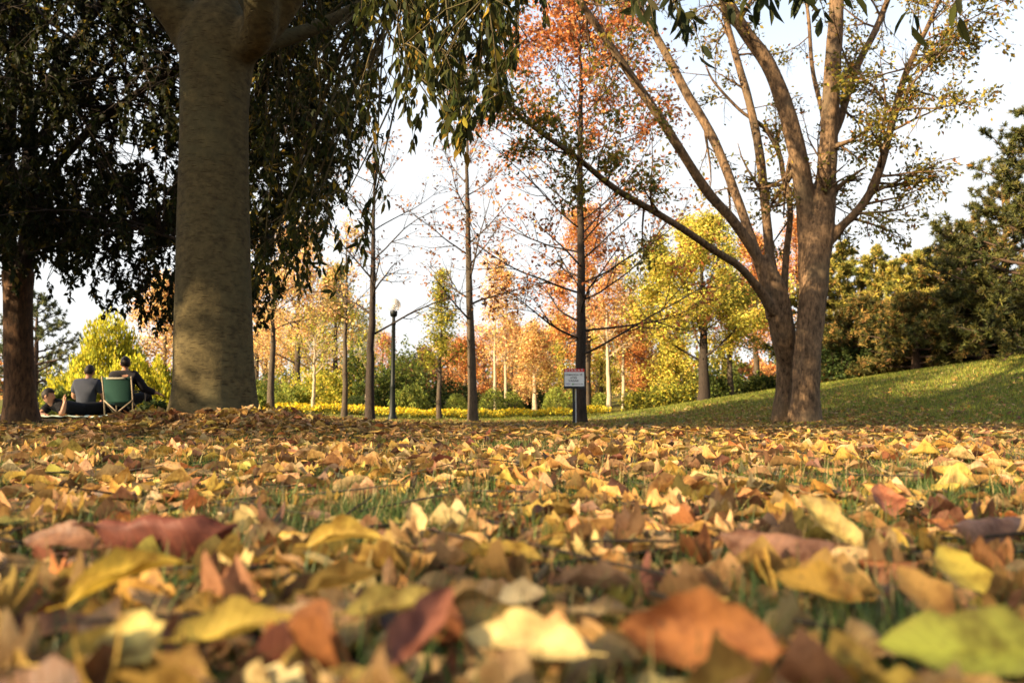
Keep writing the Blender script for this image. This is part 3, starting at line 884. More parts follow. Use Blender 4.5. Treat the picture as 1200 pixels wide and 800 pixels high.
V, F, C = leaves_on(rng, [anch[i] for i in sel], 18000, 0.085, 0.5, 0.08, [(0.10, 0.10, 0.02, 4), (0.22, 0.18, 0.03, 4), (0.34, 0.25, 0.04, 2), (0.30, 0.13, 0.03, 1)], LEAF4)
mesh_np('crown', V, F, M['foliage'], C=C, parent=TR, smooth=False)
# ---- unseen grove trees left of the picture, added and thinned for their shade
rng = np.random.default_rng(14)
for x_, y_, h_, sp_, n_ in [(-11.0, 1.6, 9.0, 3.6, 15000), (-15.5, 7.0, 10.0, 4.0, 7000), (-19.5, 1.0, 9.5, 4.0, 12000), (-8.5, -5.5, 9.0, 3.6, 2200)]:
    root = deciduous(rng, 'broadleaf_tree', 'unseen leafy grove tree added outside the picture on the left for its shade', (x_, y_, g1(x_, y_)), h_, 0.22, M['bark_flaky'], 16, sp_, (15, 65), lambda u: 1.0 - 0.55 * u,
              dict(n=n_, size=0.17, aspect=0.6, sigma=0.22, pal=GREEN_DK), f0=0.24, group='unseen shade trees added left of the picture')
#@@PART3
# ------------------------------------------------------------------ middle-distance trees
def at_ground(px, d, off=0.0):
    x = (px - 600) / FPX * d * (1.0) 
    return np.array([x, d, g1(x, d) + off])
def hgt(py, d, base):
    return float(P(600, py, d)[2] - base[2])
def W(v):
    return np.array(v, float)
ORANGE = [(0.58, 0.25, 0.07, 4), (0.42, 0.15, 0.05, 3), (0.60, 0.34, 0.12, 3), (0.20, 0.09, 0.04, 1.4)]
T5PAL = [(0.56, 0.20, 0.055, 4), (0.42, 0.13, 0.045, 3), (0.54, 0.31, 0.12, 2.5), (0.16, 0.075, 0.035, 2.5)]
PEACH = [(0.70, 0.46, 0.20, 4), (0.62, 0.31, 0.12, 2.4), (0.68, 0.50, 0.16, 3), (0.30, 0.15, 0.06, 1)]
YELLOW = [(0.60, 0.48, 0.08, 4), (0.46, 0.42, 0.07, 3), (0.28, 0.28, 0.05, 3), (0.58, 0.34, 0.07, 1)]
YGREEN = [(0.42, 0.38, 0.05, 4), (0.26, 0.28, 0.04, 3), (0.58, 0.44, 0.06, 2), (0.14, 0.16, 0.03, 1)]
SPARSE = [(0.13, 0.07, 0.04, 4), (0.34, 0.15, 0.06, 3), (0.45, 0.24, 0.08, 2)]
OLIVE = [(0.11, 0.125, 0.025, 4), (0.18, 0.18, 0.03, 3), (0.07, 0.085, 0.02, 3)]
arch = dict(seg=[0.2, 0.15, 0.12], wig=[0.06, 0.12, 0.16], trop=[-0.035, 0.0, 0.0], kids=[7, 4], ratio=[0.5, 0.5], ang=[42, 45], lv=2)
upw = dict(seg=[0.2, 0.15, 0.12], wig=[0.06, 0.12, 0.16], trop=[0.02, 0.01, 0.0], kids=[7, 4], ratio=[0.5, 0.5], ang=[42, 45], lv=2)

rng = np.random.default_rng(21)
b = at_ground(435, 18.5)
deciduous(rng, 'bare_tree', 'nearly bare dark-trunked tree with arching lower branches, just left of the globe lamp post', b, hgt(165, 18.5, b), 0.112, M['bark_dark'], 15, 2.9, (28, 62), lambda u: 1.0 - 0.6 * u,
          dict(n=420, size=0.10, aspect=0.5, sigma=0.05, pal=SPARSE), f0=0.30, prm=arch)
b = at_ground(555, 20)
deciduous(rng, 'bare_tree', 'tall nearly bare tree right of the globe lamp post, sunlit orange high on its trunk', b, hgt(95, 20, b), 0.125, M['bark_grey'], 18, 2.5, (30, 58), lambda u: 1.0 - 0.55 * u,
          dict(n=1100, size=0.10, aspect=0.5, sigma=0.06, pal=SPARSE + [(0.5, 0.2, 0.06, 3)]), f0=0.26, prm=upw, lean=(-0.22, 0))
b = at_ground(681, 17)
def t5extra(root, anch):
    anch.sort(key=lambda a: a[0][2])
    n = len(anch)
    up = anch[int(n * 0.45):]
    anch += up * 2 + anch[int(n * 0.75):] * 3
deciduous(rng, 'red_leaved_tree', 'wide tree thinly hung with rust-orange leaves, its dark trunk right behind the white notice', b, hgt(-25, 17, b), 0.122, M['bark_dark'], 46, 3.1, (8, 66), lambda u: 1.0 - 0.42 * u,
          dict(n=20000, size=0.10, aspect=0.55, sigma=0.10, pal=T5PAL), f0=0.14, prm=upw, extra=t5extra, limb_r=0.27)
b = at_ground(318, 23)
deciduous(rng, 'peach_leaved_tree', 'grey-trunked tree with thin peach leaves, close on the right of the thickest trunk', b, hgt(285, 23, b), 0.115, M['bark_grey'], 15, 2.4, (25, 60), lambda u: 1.0 - 0.4 * u,
          dict(n=1900, size=0.11, aspect=0.6, sigma=0.09, pal=PEACH), f0=0.42, prm=arch)
b = at_ground(404, 22)
deciduous(rng, 'slender_tree', 'slender grey tree with few orange leaves, next left of the arching dark bare tree', b, hgt(270, 22, b), 0.085, M['bark_grey'], 13, 1.5, (35, 62), lambda u: 1.0 - 0.5 * u,
          dict(n=800, size=0.10, aspect=0.6, sigma=0.08, pal=PEACH), f0=0.4, prm=upw)
b = at_ground(367, 27)
deciduous(rng, 'pale_sapling', 'pale forked sapling in the flower bed left of the slender grey tree', b, hgt(385, 27, b), 0.075, M['bark_pale'], 9, 1.5, (40, 65), lambda u: 1.0 - 0.2 * u,
          dict(n=500, size=0.10, aspect=0.6, sigma=0.09, pal=YGREEN), f0=0.42, prm=upw, limb_r=0.7)
b = at_ground(427, 29)
deciduous(rng, 'pale_sapling', 'thin pale leaning sapling half hidden behind the dark bare tree beside the lamp', b, hgt(375, 29, b), 0.05, M['bark_pale'], 8, 1.1, (45, 65), lambda u: 1.0 - 0.3 * u,
          dict(n=250, size=0.10, aspect=0.6, sigma=0.09, pal=YGREEN), f0=0.4, prm=upw, lean=(0.45, 0))
b = at_ground(515, 25)
deciduous(rng, 'young_tree', 'young cone-shaped yellow-green tree midway between the globe lamp and the tall bare tree', b, hgt(325, 25, b), 0.085, M['bark_grey'], 22, 1.05, (30, 70), lambda u: 1.05 - 0.75 * u,
          dict(n=4600, size=0.085, aspect=0.6, sigma=0.10, pal=YGREEN), f0=0.28, prm=upw)
b = at_ground(713, 30)
deciduous(rng, 'pale_birch', 'white-trunked birch with thin orange leaves, right of the notice tree', b, hgt(330, 30, b), 0.10, M['bark_pale'], 14, 1.7, (35, 62), lambda u: 1.0 - 0.5 * u,
          dict(n=1500, size=0.11, aspect=0.6, sigma=0.10, pal=PEACH), f0=0.40, prm=upw)
b = at_ground(731, 33)
deciduous(rng, 'pale_birch', 'second white birch, farther back and partly behind orange leaves at the bank foot', b, hgt(345, 33, b), 0.085, M['bark_pale'], 13, 1.7, (35, 62), lambda u: 1.0 - 0.5 * u,
          dict(n=1700, size=0.11, aspect=0.6, sigma=0.10, pal=ORANGE), f0=0.38, prm=upw)
for px, d, top, lab, pal, n in [
    (580, 33, 305, 'thin pale-trunked orange tree, left one of the close pair beside the tall bare tree', PEACH, 2600),
    (592, 34, 325, 'thin pale-trunked orange tree, right one of the close pair left of the distant lamp', PEACH, 2200)]:
    b = at_ground(px, d)
    deciduous(rng, 'pale_trunked_tree', lab, b, hgt(top, d, b), 0.075, M['bark_pale'], 16, 1.5, (30, 65), lambda u: 1.0 - 0.5 * u,
              dict(n=n, size=0.11, aspect=0.6, sigma=0.12, pal=pal), f0=0.3, prm=upw, group='pair of thin pale-trunked trees')
# denser sunlit trees further back
bg = [
 # px, d, top py, spread m, f0, n, palette, bark, name, label
 (688, 31, 258, 2.5, 0.25, 6500, ORANGE, 'bark_grey', 'orange_tree', 'dense orange tree standing right behind the wide rust-leaved notice tree'),
 (626, 36, 392, 1.7, 0.2, 4200, PEACH, 'bark_pale', 'orange_tree', 'low orange-yellow tree beside the distant lamp post'),
 (655, 40, 380, 1.9, 0.2, 4200, YELLOW, 'bark_grey', 'yellow_tree', 'low golden tree in the gap left of the notice'),
 (600, 44, 388, 1.8, 0.2, 3600, ORANGE, 'bark_grey', 'orange_tree', 'rusty low tree far behind the pair of thin pale trunks'),
 (545, 36, 405, 1.5, 0.25, 3200, ORANGE, 'bark_grey', 'orange_tree', 'small reddish-orange tree against the trunk of the tall bare tree'),
 (498, 42, 420, 1.5, 0.2, 3000, [(0.3, 0.13, 0.07, 3), (0.2, 0.1, 0.05, 2)], 'bark_dark', 'russet_tree', 'small dull russet tree seen just right of the globe lamp post'),
 (824, 27, 284, 3.2, 0.22, 15000, YELLOW, 'bark_dark', 'yellow_tree', 'large bright yellow tree behind the bank, left of the many-stemmed tree'),
 (775, 33, 300, 2.2, 0.25, 5200, YGREEN, 'bark_dark', 'yellow_green_tree', 'yellow-green tree behind the long horizontal branches of the notice tree'),
 (856, 29, 330, 1.5, 0.3, 3600, YELLOW, 'bark_grey', 'yellow_tree', 'smaller golden tree with pale trunk between the large yellow and the red-orange trees'),
 (886, 33, 285, 2.1, 0.25, 7000, ORANGE, 'bark_grey', 'red_tree', 'red-orange tree glowing just left of the many-stemmed trunk'),
 (938, 36, 262, 1.8, 0.25, 4200, ORANGE, 'bark_grey', 'red_tree', 'red-orange treetop seen between the stems of the many-stemmed tree'),
 (348, 34, 282, 2.6, 0.25, 5200, PEACH, 'bark_grey', 'peach_tree', 'tall pale peach tree behind the peach-leaved grey trunk'),
 (392, 36, 325, 2.2, 0.25, 5600, YELLOW, 'bark_grey', 'golden_tree', 'golden-leaved tree behind the slender grey tree'),
 (300, 38, 330, 2.4, 0.2, 5200, PEACH, 'bark_grey', 'peach_tree', 'peach tree showing at the right edge of the thickest trunk'),
 (192, 30, 345, 2.2, 0.2, 5600, PEACH, 'bark_grey', 'peach_tree', 'beige-orange tree showing left of the thickest trunk above the picnickers'),
 (750, 36, 400, 1.7, 0.15, 4200, ORANGE, 'bark_grey', 'orange_tree', 'low bushy orange tree at the foot of the bank right of the birches'),
 (312, 44, 372, 2.6, 0.12, 3000, PEACH, 'bark_grey', 'peach_tree', 'far peach tree low behind the peach-leaved grey trunk'),
 (345, 50, 388, 2.8, 0.1, 2800, YGREEN, 'bark_grey', 'olive_tree', 'far olive tree behind the pale forked sapling'),
 (378, 46, 372, 2.6, 0.1, 3000, PEACH, 'bark_grey', 'peach_tree', 'far pale orange tree in line with the slender grey tree'),
 (412, 48, 366, 2.6, 0.1, 3000, YGREEN, 'bark_grey', 'olive_tree', 'far yellow-olive tree just left of the arching dark bare tree'),
 (448, 52, 398, 2.6, 0.1, 2800, ORANGE, 'bark_grey', 'orange_tree', 'far orange tree between the arching bare tree and the globe lamp'),
 (475, 46, 432, 1.8, 0.1, 2600, OLIVE, 'bark_grey', 'olive_tree', 'far low olive tree just right of the globe lamp'),
 (525, 50, 405, 2.3, 0.1, 2800, PEACH, 'bark_grey', 'peach_tree', 'far peach tree behind the young cone-shaped tree'),
 (568, 52, 396, 2.6, 0.1, 2800, ORANGE, 'bark_grey', 'orange_tree', 'far rusty tree just right of the tall bare tree'),
 (612, 54, 402, 2.6, 0.1, 2800, YELLOW, 'bark_grey', 'yellow_tree', 'far golden tree above the distant lamp post'),
 (640, 50, 398, 2.4, 0.1, 2800, ORANGE, 'bark_grey', 'orange_tree', 'far orange tree seen left of the notice'),
 (700, 48, 372, 2.6, 0.1, 3000, ORANGE, 'bark_grey', 'orange_tree', 'far orange tree between the notice tree and the first birch'),
 (740, 46, 362, 2.6, 0.1, 3000, PEACH, 'bark_grey', 'peach_tree', 'far peach tree behind the second birch'),
 (705, 38, 400, 1.6, 0.1, 2800, YELLOW, 'bark_grey', 'yellow_tree', 'small yellow tree close behind the first birch'),
 (775, 42, 380, 2.4, 0.1, 3000, YGREEN, 'bark_grey', 'olive_tree', 'far olive tree left of the large yellow tree'),
 (912, 40, 330, 2.4, 0.1, 3600, ORANGE, 'bark_grey', 'orange_tree', 'orange tree right behind the lower stems of the many-stemmed tree'),
 (790, 31, 415, 1.4, 0.12, 3000, YELLOW, 'bark_grey', 'yellow_tree', 'low bushy yellow tree hugging the lower slope of the bank'),
]
for px, d, top, sp, f0, n, pal, bk, nm, lab in bg:
    b = at_ground(px, d)
    deciduous(rng, nm, lab, b, hgt(top, d, b), 0.05 + 0.045 * sp, M[bk], 17, sp, (15, 70), lambda u: 1.0 - 0.62 * u ** 1.4,
              dict(n=int(n * 2.3), size=0.095, aspect=0.62, sigma=0.17, pal=pal, jit=0.25), f0=f0, prm=dict(kids=[5, 3], lv=2, wig=[0.1, 0.15, 0.2], trop=[0.03, 0.02, 0]))

# ------------------------------------------------------------------ conifers
def pine(rng, label, base, H, r0, spread, nb, pal, group=None, f0=0.08, tuft=0.16, name='pine_tree', droop=-0.01, ntuft=1.0, top=0.25, brk='bark_pine', nn=13):
    base = np.array(base, float)
    root = thing(name, base, label, 'tree', group)
    V, F, tp, tr = trunk_tube(rng, base, base + [0, 0, H], r0, r0 * 0.1, n=20, sides=9, wig=0.03)
    mesh_np('trunk', V, F, M[brk], parent=root)
    TP, TD = [], []
    az = rng.uniform(0, 6)
    for k in range(nb):
        u = (k + rng.random()) / nb
        f = f0 + (0.97 - f0) * u
        p = base + [0, 0, H * f]
        az += 2.4 + rng.uniform(-0.5, 0.5)
        e = R(-6 + 40 * u + rng.uniform(-8, 8))
        L = spread * (1 - u) ** 0.75 * rng.uniform(0.7, 1.15) + top
        d = np.array([math.cos(az) * math.cos(e), math.sin(az) * math.cos(e), math.sin(e)])
        tubes, an = [], []
        grow(rng, p, d, L, 0.012 + 0.014 * L, 0, dict(seg=[0.22, 0.16], wig=[0.06, 0.12], trop=[0.05 + droop, 0.05 + droop], kids=[int(4 + 3.2 * L)], ratio=[0.38], ang=[55], lv=1, **{'from': 0.28}), tubes, an)
        limb_mesh(tubes, M[brk], root, name='bough')
        m = max(1, int(len(an) * ntuft))
        for j in rng.choice(len(an), m, replace=ntuft > 1):
            TP.append(an[j][0]); TD.append(an[j][1])
    TP = np.array(TP); TD = np.array(TD); n = len(TP)
    # needle tufts: nn blades fanned about each shoot
    pos = np.repeat(TP + rng.normal(0, 0.03, TP.shape), nn, 0)
    d = nrm(np.repeat(nrm(TD + [0, 0, 0.35]), nn, 0) * 0.75 + rng.normal(0, 0.62, (n * nn, 3)))
    s = tuft * rng.uniform(0.7, 1.2, n * nn)
    tone = np.repeat(pick(rng, pal, n, 0.25, 0.06), nn, 0)
    Vt = np.array([[-0.5, 0, 0], [0.5, 0, 0], [0.35, 0.7, 0], [-0.2, 1, 0]], float)
    V, F, C = scatter(Vt, np.array([[0, 1, 2, 3]]), pos, frames(rng, d), np.stack([np.full(n * nn, 0.017 + tuft * 0.05), s, s], 1), tone * np.exp(rng.normal(0, 0.12, (n * nn, 1))))
    mesh_np('needles', V, F, M['needle'], C=C, parent=root, smooth=False)
    return root
PINE = [(0.055, 0.06, 0.014, 4), (0.10, 0.09, 0.02, 3), (0.028, 0.034, 0.012, 2)]
PINEY = [(0.34, 0.28, 0.05, 4), (0.16, 0.16, 0.03, 3), (0.045, 0.058, 0.016, 3), (0.28, 0.18, 0.04, 1)]
PINEB = [(0.07, 0.07, 0.016, 4), (0.14, 0.11, 0.025, 2), (0.24, 0.14, 0.04, 2), (0.03, 0.036, 0.012, 2)]
rng = np.random.default_rng(31)
for px, d, top, sp, nb, pal, lab in [
    (1250, 22.5, 95, 4.0, 52, PINE, 'tallest dark pine at the right edge on top of the bank'),
    (1140, 26, 262, 2.6, 34, PINEB, 'dark pine with brownish boughs in front, second from the right edge on the bank'),
    (1082, 27, 296, 2.3, 30, PINEY, 'yellow-tipped pine in the middle of the row on the bank'),
    (1030, 29, 290, 2.1, 28, PINEY, 'yellow-green pine with several upright leaders, third to the right of the many-stemmed trunk'),
    (966, 28.5, 300, 1.9, 30, PINEY, 'yellow-green pine half hidden behind the right side of the many-stemmed trunk'),
    (1052, 28, 306, 2.0, 32, PINEY, 'pale yellow-green pine between the two multi-leader pines on the bank'),
    (1112, 28.5, 288, 2.3, 32, PINEB, 'brownish olive pine behind the second dark pine from the right edge'),
    (992, 30, 284, 2.0, 34, PINEY, 'bright yellow-green pine close on the right of the many-stemmed trunk'),
    (1010, 26.5, 352, 1.8, 28, PINEB, 'low dark green pine with flat boughs at the bank edge right of the many-stemmed trunk'),
    (1185, 30, 215, 3.0, 36, PINEB, 'dark pine behind the tallest one, its top at mid height of the sky'),
    (1075, 24.5, 350, 1.9, 28, PINEB, 'short bushy brown-green pine nearest the crest of the bank'),
    (1150, 23.8, 330, 2.1, 26, PINE, 'short dark pine under the tallest pine at the crest of the bank')]:
    b = at_ground(px, d)
    pine(rng, lab, b, hgt(top, d, b), 0.05 + 0.05 * sp, sp, nb, pal, group='pines along the top of the bank', ntuft=2.6, f0=0.03)
b = at_ground(40, 27)
pine(rng, 'feathery grey-green cedar behind the dark trunk at the left edge', b, hgt(345, 27, b), 0.14, 2.1, 30, [(0.10, 0.12, 0.05, 3), (0.16, 0.17, 0.06, 2), (0.05, 0.065, 0.03, 2)], name='cedar_tree', ntuft=1.0, tuft=0.13)

# ------------------------------------------------------------------ shrubs
def blob_leaves(rng, c, rad, n, size, aspect, pal, style='round', lumps=0.16, seed=0.0):
    u = nrm(rng.normal(size=(n, 3)))
    u[:, 2] = np.abs(u[:, 2]) * np.where(rng.random(n) < 0.85, 1, -0.5)
    l = 1 + lumps * (np.sin(u[:, 0] * 7 + seed) * np.sin(u[:, 1] * 6 + 2 * seed) + 0.7 * np.sin(u[:, 2] * 11 + u[:, 0] * 9 + seed))
    rr = (1 - np.abs(rng.normal(0, 0.16, n))) * l
    pos = np.array(c) + u * rr[:, None] * np.array(rad)
    if style == 'upright':
        d = nrm(u * 0.5 + rng.normal(0, 0.25, (n, 3)) + [0, 0, 1.0])
    elif style == 'weeping':
        d = nrm(u * 0.5 + rng.normal(0, 0.25, (n, 3)) + [0, 0, -0.9])
    else:
        d = nrm(u * 0.5 + rng.normal(0, 0.7, (n, 3)))
    s = size * rng.uniform(0.6, 1.3, n)
    sc = np.stack([s * aspect, s, s], 1)
    cl = np.exp(0.22 * np.sin(pos[:, 0] * 3.1 + seed) * np.sin(pos[:, 2] * 4.3 + seed * 2))[:, None]
    return scatter(LEAF4[0], LEAF4[1], pos, frames(rng, d), sc, np.clip(pick(rng, pal, n, 0.2) * cl, 0.004, 0.9))
def shrub(rng, name, label, blobs, n, size, pal, style='round', aspect=0.6, lumps=0.16, cat='shrub', group=None):
    """blobs: (px, d, half width px, top py [, bottom py])"""
    B = []
    for bb in blobs:
        px, d, hw, top = bb[:4]
        b_ = at_ground(px, d)
        bot = b_[2] if len(bb) < 5 else float(P(600, bb[4], d)[2])
        zt = float(P(600, top, d)[2])
        rx = hw / FPX * d
        B.append((np.array([b_[0], d, bot + 0.06]), (rx, rx * 0.9, max(zt - bot, 0.15))))
    b0 = B[0][0].copy(); b0[2] = g1(b0[0], b0[1])
    root = thing(name, b0, label, cat, group)
    for c_, r_ in B:
        gm = Geo()
        for k in range(5):
            a = rng.uniform(0, 6.28)
            e = np.array(c_) + np.array([math.cos(a) * r_[0] * 0.5, math.sin(a) * r_[1] * 0.5, r_[2] * 0.6])
            s0 = np.array([c_[0] + 0.012 * math.cos(a), c_[1] + 0.012 * math.sin(a), g1(c_[0], c_[1]) - 0.05])
            gm.tube(np.array([s0, (s0 + e) / 2 + [0, 0, 0.05], e]), [0.03, 0.02, 0.008], 5)
        gm.build('stem', M['bark_dark'], root)
    area = np.array([r_[0] * r_[2] for _, r_ in B]); area /= area.sum()
    parts = [blob_leaves(rng, c_, r_, max(80, int(n * a_)), size, aspect, pal, style, lumps, seed=k * 1.3 + len(name)) for k, ((c_, r_), a_) in enumerate(zip(B, area))]
    V, F, C = merge(parts)
    mesh_np('foliage', V, F, M['foliage'], C=C, parent=root, smooth=False)
    return root
GOLD = [(0.52, 0.46, 0.035, 5), (0.38, 0.37, 0.04, 3), (0.18, 0.20, 0.03, 2)]
HEDGE = [(0.09, 0.12, 0.025, 4), (0.16, 0.18, 0.03, 3), (0.05, 0.07, 0.02, 2)]
LGREEN = [(0.24, 0.27, 0.05, 4), (0.16, 0.20, 0.04, 3), (0.34, 0.34, 0.06, 2)]
DGREEN = [(0.035, 0.055, 0.018, 4), (0.06, 0.085, 0.022, 3), (0.10, 0.115, 0.03, 1)]
rng = np.random.default_rng(41)
shrub(rng, 'golden_arborvitae', 'egg-shaped golden arborvitae rising above the picnickers', [(126, 22, 40, 372), (112, 21.5, 34, 402), (148, 22, 24, 395)], 15000, 0.13, GOLD, 'upright', 0.35, 0.10)
shrub(rng, 'golden_shrub', 'broad golden shrub directly behind the two seated picnickers', [(100, 19.5, 42, 438), (75, 19, 22, 455), (150, 20, 34, 428), (185, 20, 30, 432)], 14000, 0.11, GOLD, 'upright', 0.45, 0.2)
shrub(rng, 'green_shrub', 'low dark green shrub behind the reclining picnicker', [(72, 17.2, 20, 462), (98, 17.5, 16, 470)], 2200, 0.10, HEDGE)
shrub(rng, 'dark_shrub', 'low dark leafy plant between the camp chair and the thickest trunk', [(186, 13.0, 12, 474), (172, 13.3, 9, 480)], 700, 0.075, DGREEN)
shrub(rng, 'olive_shrub', 'rounded olive-yellow shrubs beneath the peach trees right of the thickest trunk', [(312, 31, 26, 448), (340, 30, 22, 455), (297, 30, 18, 460)], 8000, 0.11, LGREEN, lumps=0.22)
shrub(rng, 'olive_shrub', 'broad yellow-green shrub mass behind the pale forked sapling', [(380, 30.5, 34, 432), (352, 31, 24, 445), (395, 30, 20, 450)], 9000, 0.11, YGREEN, lumps=0.22)
shrub(rng, 'dark_evergreen_shrub', 'dark evergreen shrub between the slender grey tree and the dark bare tree', [(418, 31, 20, 408), (424, 30, 18, 450)], 6000, 0.11, HEDGE, lumps=0.2)
shrub(rng, 'clipped_shrub', 'smooth blue-green clipped shrub behind the foot of the dark bare tree', [(420, 29, 22, 466)], 3500, 0.07, DGREEN, lumps=0.05)
shrub(rng, 'dark_evergreen_shrub', 'tall dark green shrub behind the globe lamp post', [(470, 33, 30, 412), (452, 32, 22, 440), (490, 32, 16, 435)], 8500, 0.12, HEDGE, lumps=0.24)
shrub(rng, 'weeping_shrub', 'pale yellow-green weeping shrub right of the globe lamp post', [(482, 29.5, 19, 452), (468, 29.3, 12, 460)], 4200, 0.16, LGREEN, 'weeping', 0.3)
shrub(rng, 'topiary_shrub', 'clipped pale green dome left of the tall bare tree', [(535, 30, 15, 463)], 3200, 0.06, LGREEN, lumps=0.03)
shrub(rng, 'topiary_shrub', 'large clipped green dome right of the tall bare tree', [(577, 32, 17, 456), (600, 33, 14, 460)], 5200, 0.07, HEDGE + LGREEN, lumps=0.04)
shrub(rng, 'topiary_shrub', 'clipped green dome just left of the notice post', [(650, 32, 15, 455), (668, 33, 12, 460)], 4400, 0.07, LGREEN, lumps=0.05)
shrub(rng, 'topiary_shrub', 'clipped green mound just right of the notice tree', [(702, 31, 13, 462)], 2600, 0.07, LGREEN, lumps=0.05)
shrub(rng, 'dark_evergreen_shrub', 'dark green shrub behind the young cone-shaped tree', [(520, 34, 22, 448), (548, 34, 16, 452)], 4800, 0.11, DGREEN, lumps=0.2)
shrub(rng, 'dark_evergreen_shrub', 'dark hedge-like shrub behind the distant lamp post', [(604, 38, 18, 452), (632, 38, 14, 458)], 4200, 0.11, DGREEN, lumps=0.15)
shrub(rng, 'golden_bush', 'feathery golden bush at the foot of the bank below the yellow trees', [(770, 29, 20, 458), (795, 29, 20, 452), (745, 30, 16, 462)], 6500, 0.10, YGREEN + OLIVE, lumps=0.3)
shrub(rng, 'dark_bush', 'dark bush under the large yellow tree at the crest of the bank', [(838, 29, 14, 442), (862, 31, 14, 445), (893, 31, 18, 440)], 4800, 0.11, DGREEN + HEDGE, lumps=0.2)
shrub(rng, 'dark_bush', 'dark undergrowth below the pines right of the many-stemmed trunk', [(985, 26.5, 26, 396), (1030, 26.2, 24, 392), (1075, 26, 22, 388)], 7000, 0.12, DGREEN, lumps=0.22)
shrub(rng, 'dark_bush', 'dark undergrowth below the tallest pine at the right edge', [(1120, 25.5, 28, 372), (1165, 25, 28, 362), (1210, 25, 30, 352)], 7000, 0.12, DGREEN, lumps=0.22)

# far-off wood that closes the horizon
parts = []
for k, px in enumerate(range(-500, 1750, 46)):
    d = rng.uniform(62, 80)
    x = (px - 600) / FPX * d
    z0 = g1(x, d)
    top = rng.uniform(0.045, 0.075) * d + 0.2
    pal = [ORANGE, YGREEN, OLIVE, PEACH, OLIVE][rng.integers(0, 5)]
    parts.append(blob_leaves(rng, (x, d, z0), (rng.uniform(2.0, 3.2), 2.5, max(top - z0, 1.5)), 1500, 0.34, 0.7, pal, lumps=0.25, seed=k * 0.9))
V, F, C = merge(parts)
o = mesh_np('distant_wood', V, F, M['foliage'], C=C, smooth=False)
tag(o, 'far-off band of olive and orange woodland behind the park trees', 'wood', kind='stuff')
#@@PART4
# ------------------------------------------------------------------ flower bed
rng = np.random.default_rng(51)
n = 9000
x = rng.uniform(-8.2, 3.3, n); y = 27.2 + rng.uniform(-0.9, 0.9, n) + 0.25 * np.sin(x * 0.8)
tuf = 0.5 + 0.5 * wob(x, y, 5.0, 0.7)
z = G(x, y) + rng.uniform(0.02, 0.20, n) + 0.10 * tuf
d = nrm(rng.normal(0, 0.6, (n, 3)) + [0, 0, 0.8])
s = 0.085 * rng.uniform(0.6, 1.2, n)
leafy = scatter(LEAF4[0], LEAF4[1], np.stack([x, y, z], 1), frames(rng, d), np.stack([s * 0.5, s, s], 1), pick(rng, HEDGE + LGREEN, n, 0.2))
n = 11000
x = rng.uniform(-8.2, 3.3, n); y = 27.2 + rng.uniform(-0.95, 0.9, n) + 0.25 * np.sin(x * 0.8)
tuf = 0.5 + 0.5 * wob(x, y, 5.0, 0.7)
z = G(x, y) + 0.14 + 0.16 * tuf + rng.uniform(-0.07, 0.06, n)
d = nrm(rng.normal(0, 0.6, (n, 3)) + [0, -0.4, 0.5])
s = 0.075 * rng.uniform(0.6, 1.2, n)
pet = scatter(LEAF4[0], LEAF4[1], np.stack([x, y, z], 1), frames(rng, d), np.stack([s * 0.8, s, s], 1), pick(rng, [(0.72, 0.50, 0.02, 4), (0.66, 0.56, 0.05, 3), (0.6, 0.38, 0.02, 1)], n, 0.15))
V, F, C = merge([leafy, pet])
o = mesh_np('flower_bed', V, F, M['petal'], C=C, smooth=False)
tag(o, 'long strip of bright yellow bedding flowers beyond the bare trees', 'flowers', kind='stuff')

# ------------------------------------------------------------------ lamp posts
def glass(name):
    m, t, b, o = newmat(name)
    b.inputs['Base Color'].default_value = (0.92, 0.90, 0.87, 1)
    b.inputs['Roughness'].default_value = 0.22
    b.inputs['Transmission Weight'].default_value = 0.62
    b.inputs['IOR'].default_value = 1.15
    return m
M['globe'] = glass('frosted_globe')
M['black_paint'] = plain('black_paint', (0.007, 0.010, 0.009), 0.5, bscale=30, var=0.3)
M['bulb'] = plain('bulb_white', (0.78, 0.75, 0.68), 0.4)
def lamp_post(label, base, H, rg, simple=False, tint='black_paint'):
    root = thing('lamp_post', base, label, 'street lamp')
    g_ = Geo()
    k = rg / 0.21
    g_.lathe(base, [(0.0, -0.1), (0.15 * k, -0.1), (0.15 * k, 0.05), (0.135 * k, 0.08), (0.10 * k, 0.16), (0.085 * k, 0.6), (0.078 * k, 0.9), (0.088 * k, 0.93), (0.066 * k, 0.98), (0.058 * k, H - 2.1 * rg - 0.38 * k), (0.07 * k, H - 2.1 * rg - 0.36 * k), (0.07 * k, H - 2.1 * rg - 0.31 * k), (0.05 * k, H - 2.1 * rg - 0.29 * k), (0.05 * k, H - 2.1 * rg - 0.12 * k)], 18)
    g_.build('post', M[tint], root)
    g_ = Geo()
    g_.lathe(base, [(0.05 * k, H - 2.1 * rg - 0.14 * k), (0.105 * k, H - 2.1 * rg - 0.10 * k), (0.115 * k, H - 2.1 * rg + 0.02 * k), (0.10 * k, H - 2.1 * rg + 0.045 * k), (0.0, H - 2.1 * rg + 0.046 * k)], 20)
    g_.build('lamp_collar', M[tint], root)
    c_ = H - rg
    g_ = Geo()
    a = np.linspace(-np.pi / 2 + 0.42, np.pi / 2, 16)
    g_.lathe(base, [(max(rg * math.cos(t_), 0.0005), c_ + rg * math.sin(t_)) for t_ in a], 28)
    g_.build('globe', M['globe'], root)
    g_ = Geo()
    g_.lathe(base, [(0.03 * k, c_ - rg * 0.9), (0.03 * k, c_ - rg * 0.45), (0.055 * k, c_ - rg * 0.2), (0.06 * k, c_ + rg * 0.1), (0.03 * k, c_ + rg * 0.32), (0.001, c_ + rg * 0.36)], 14)
    g_.build('bulb', M['bulb'], root)
    return root
b = at_ground(460.5, 21.8)
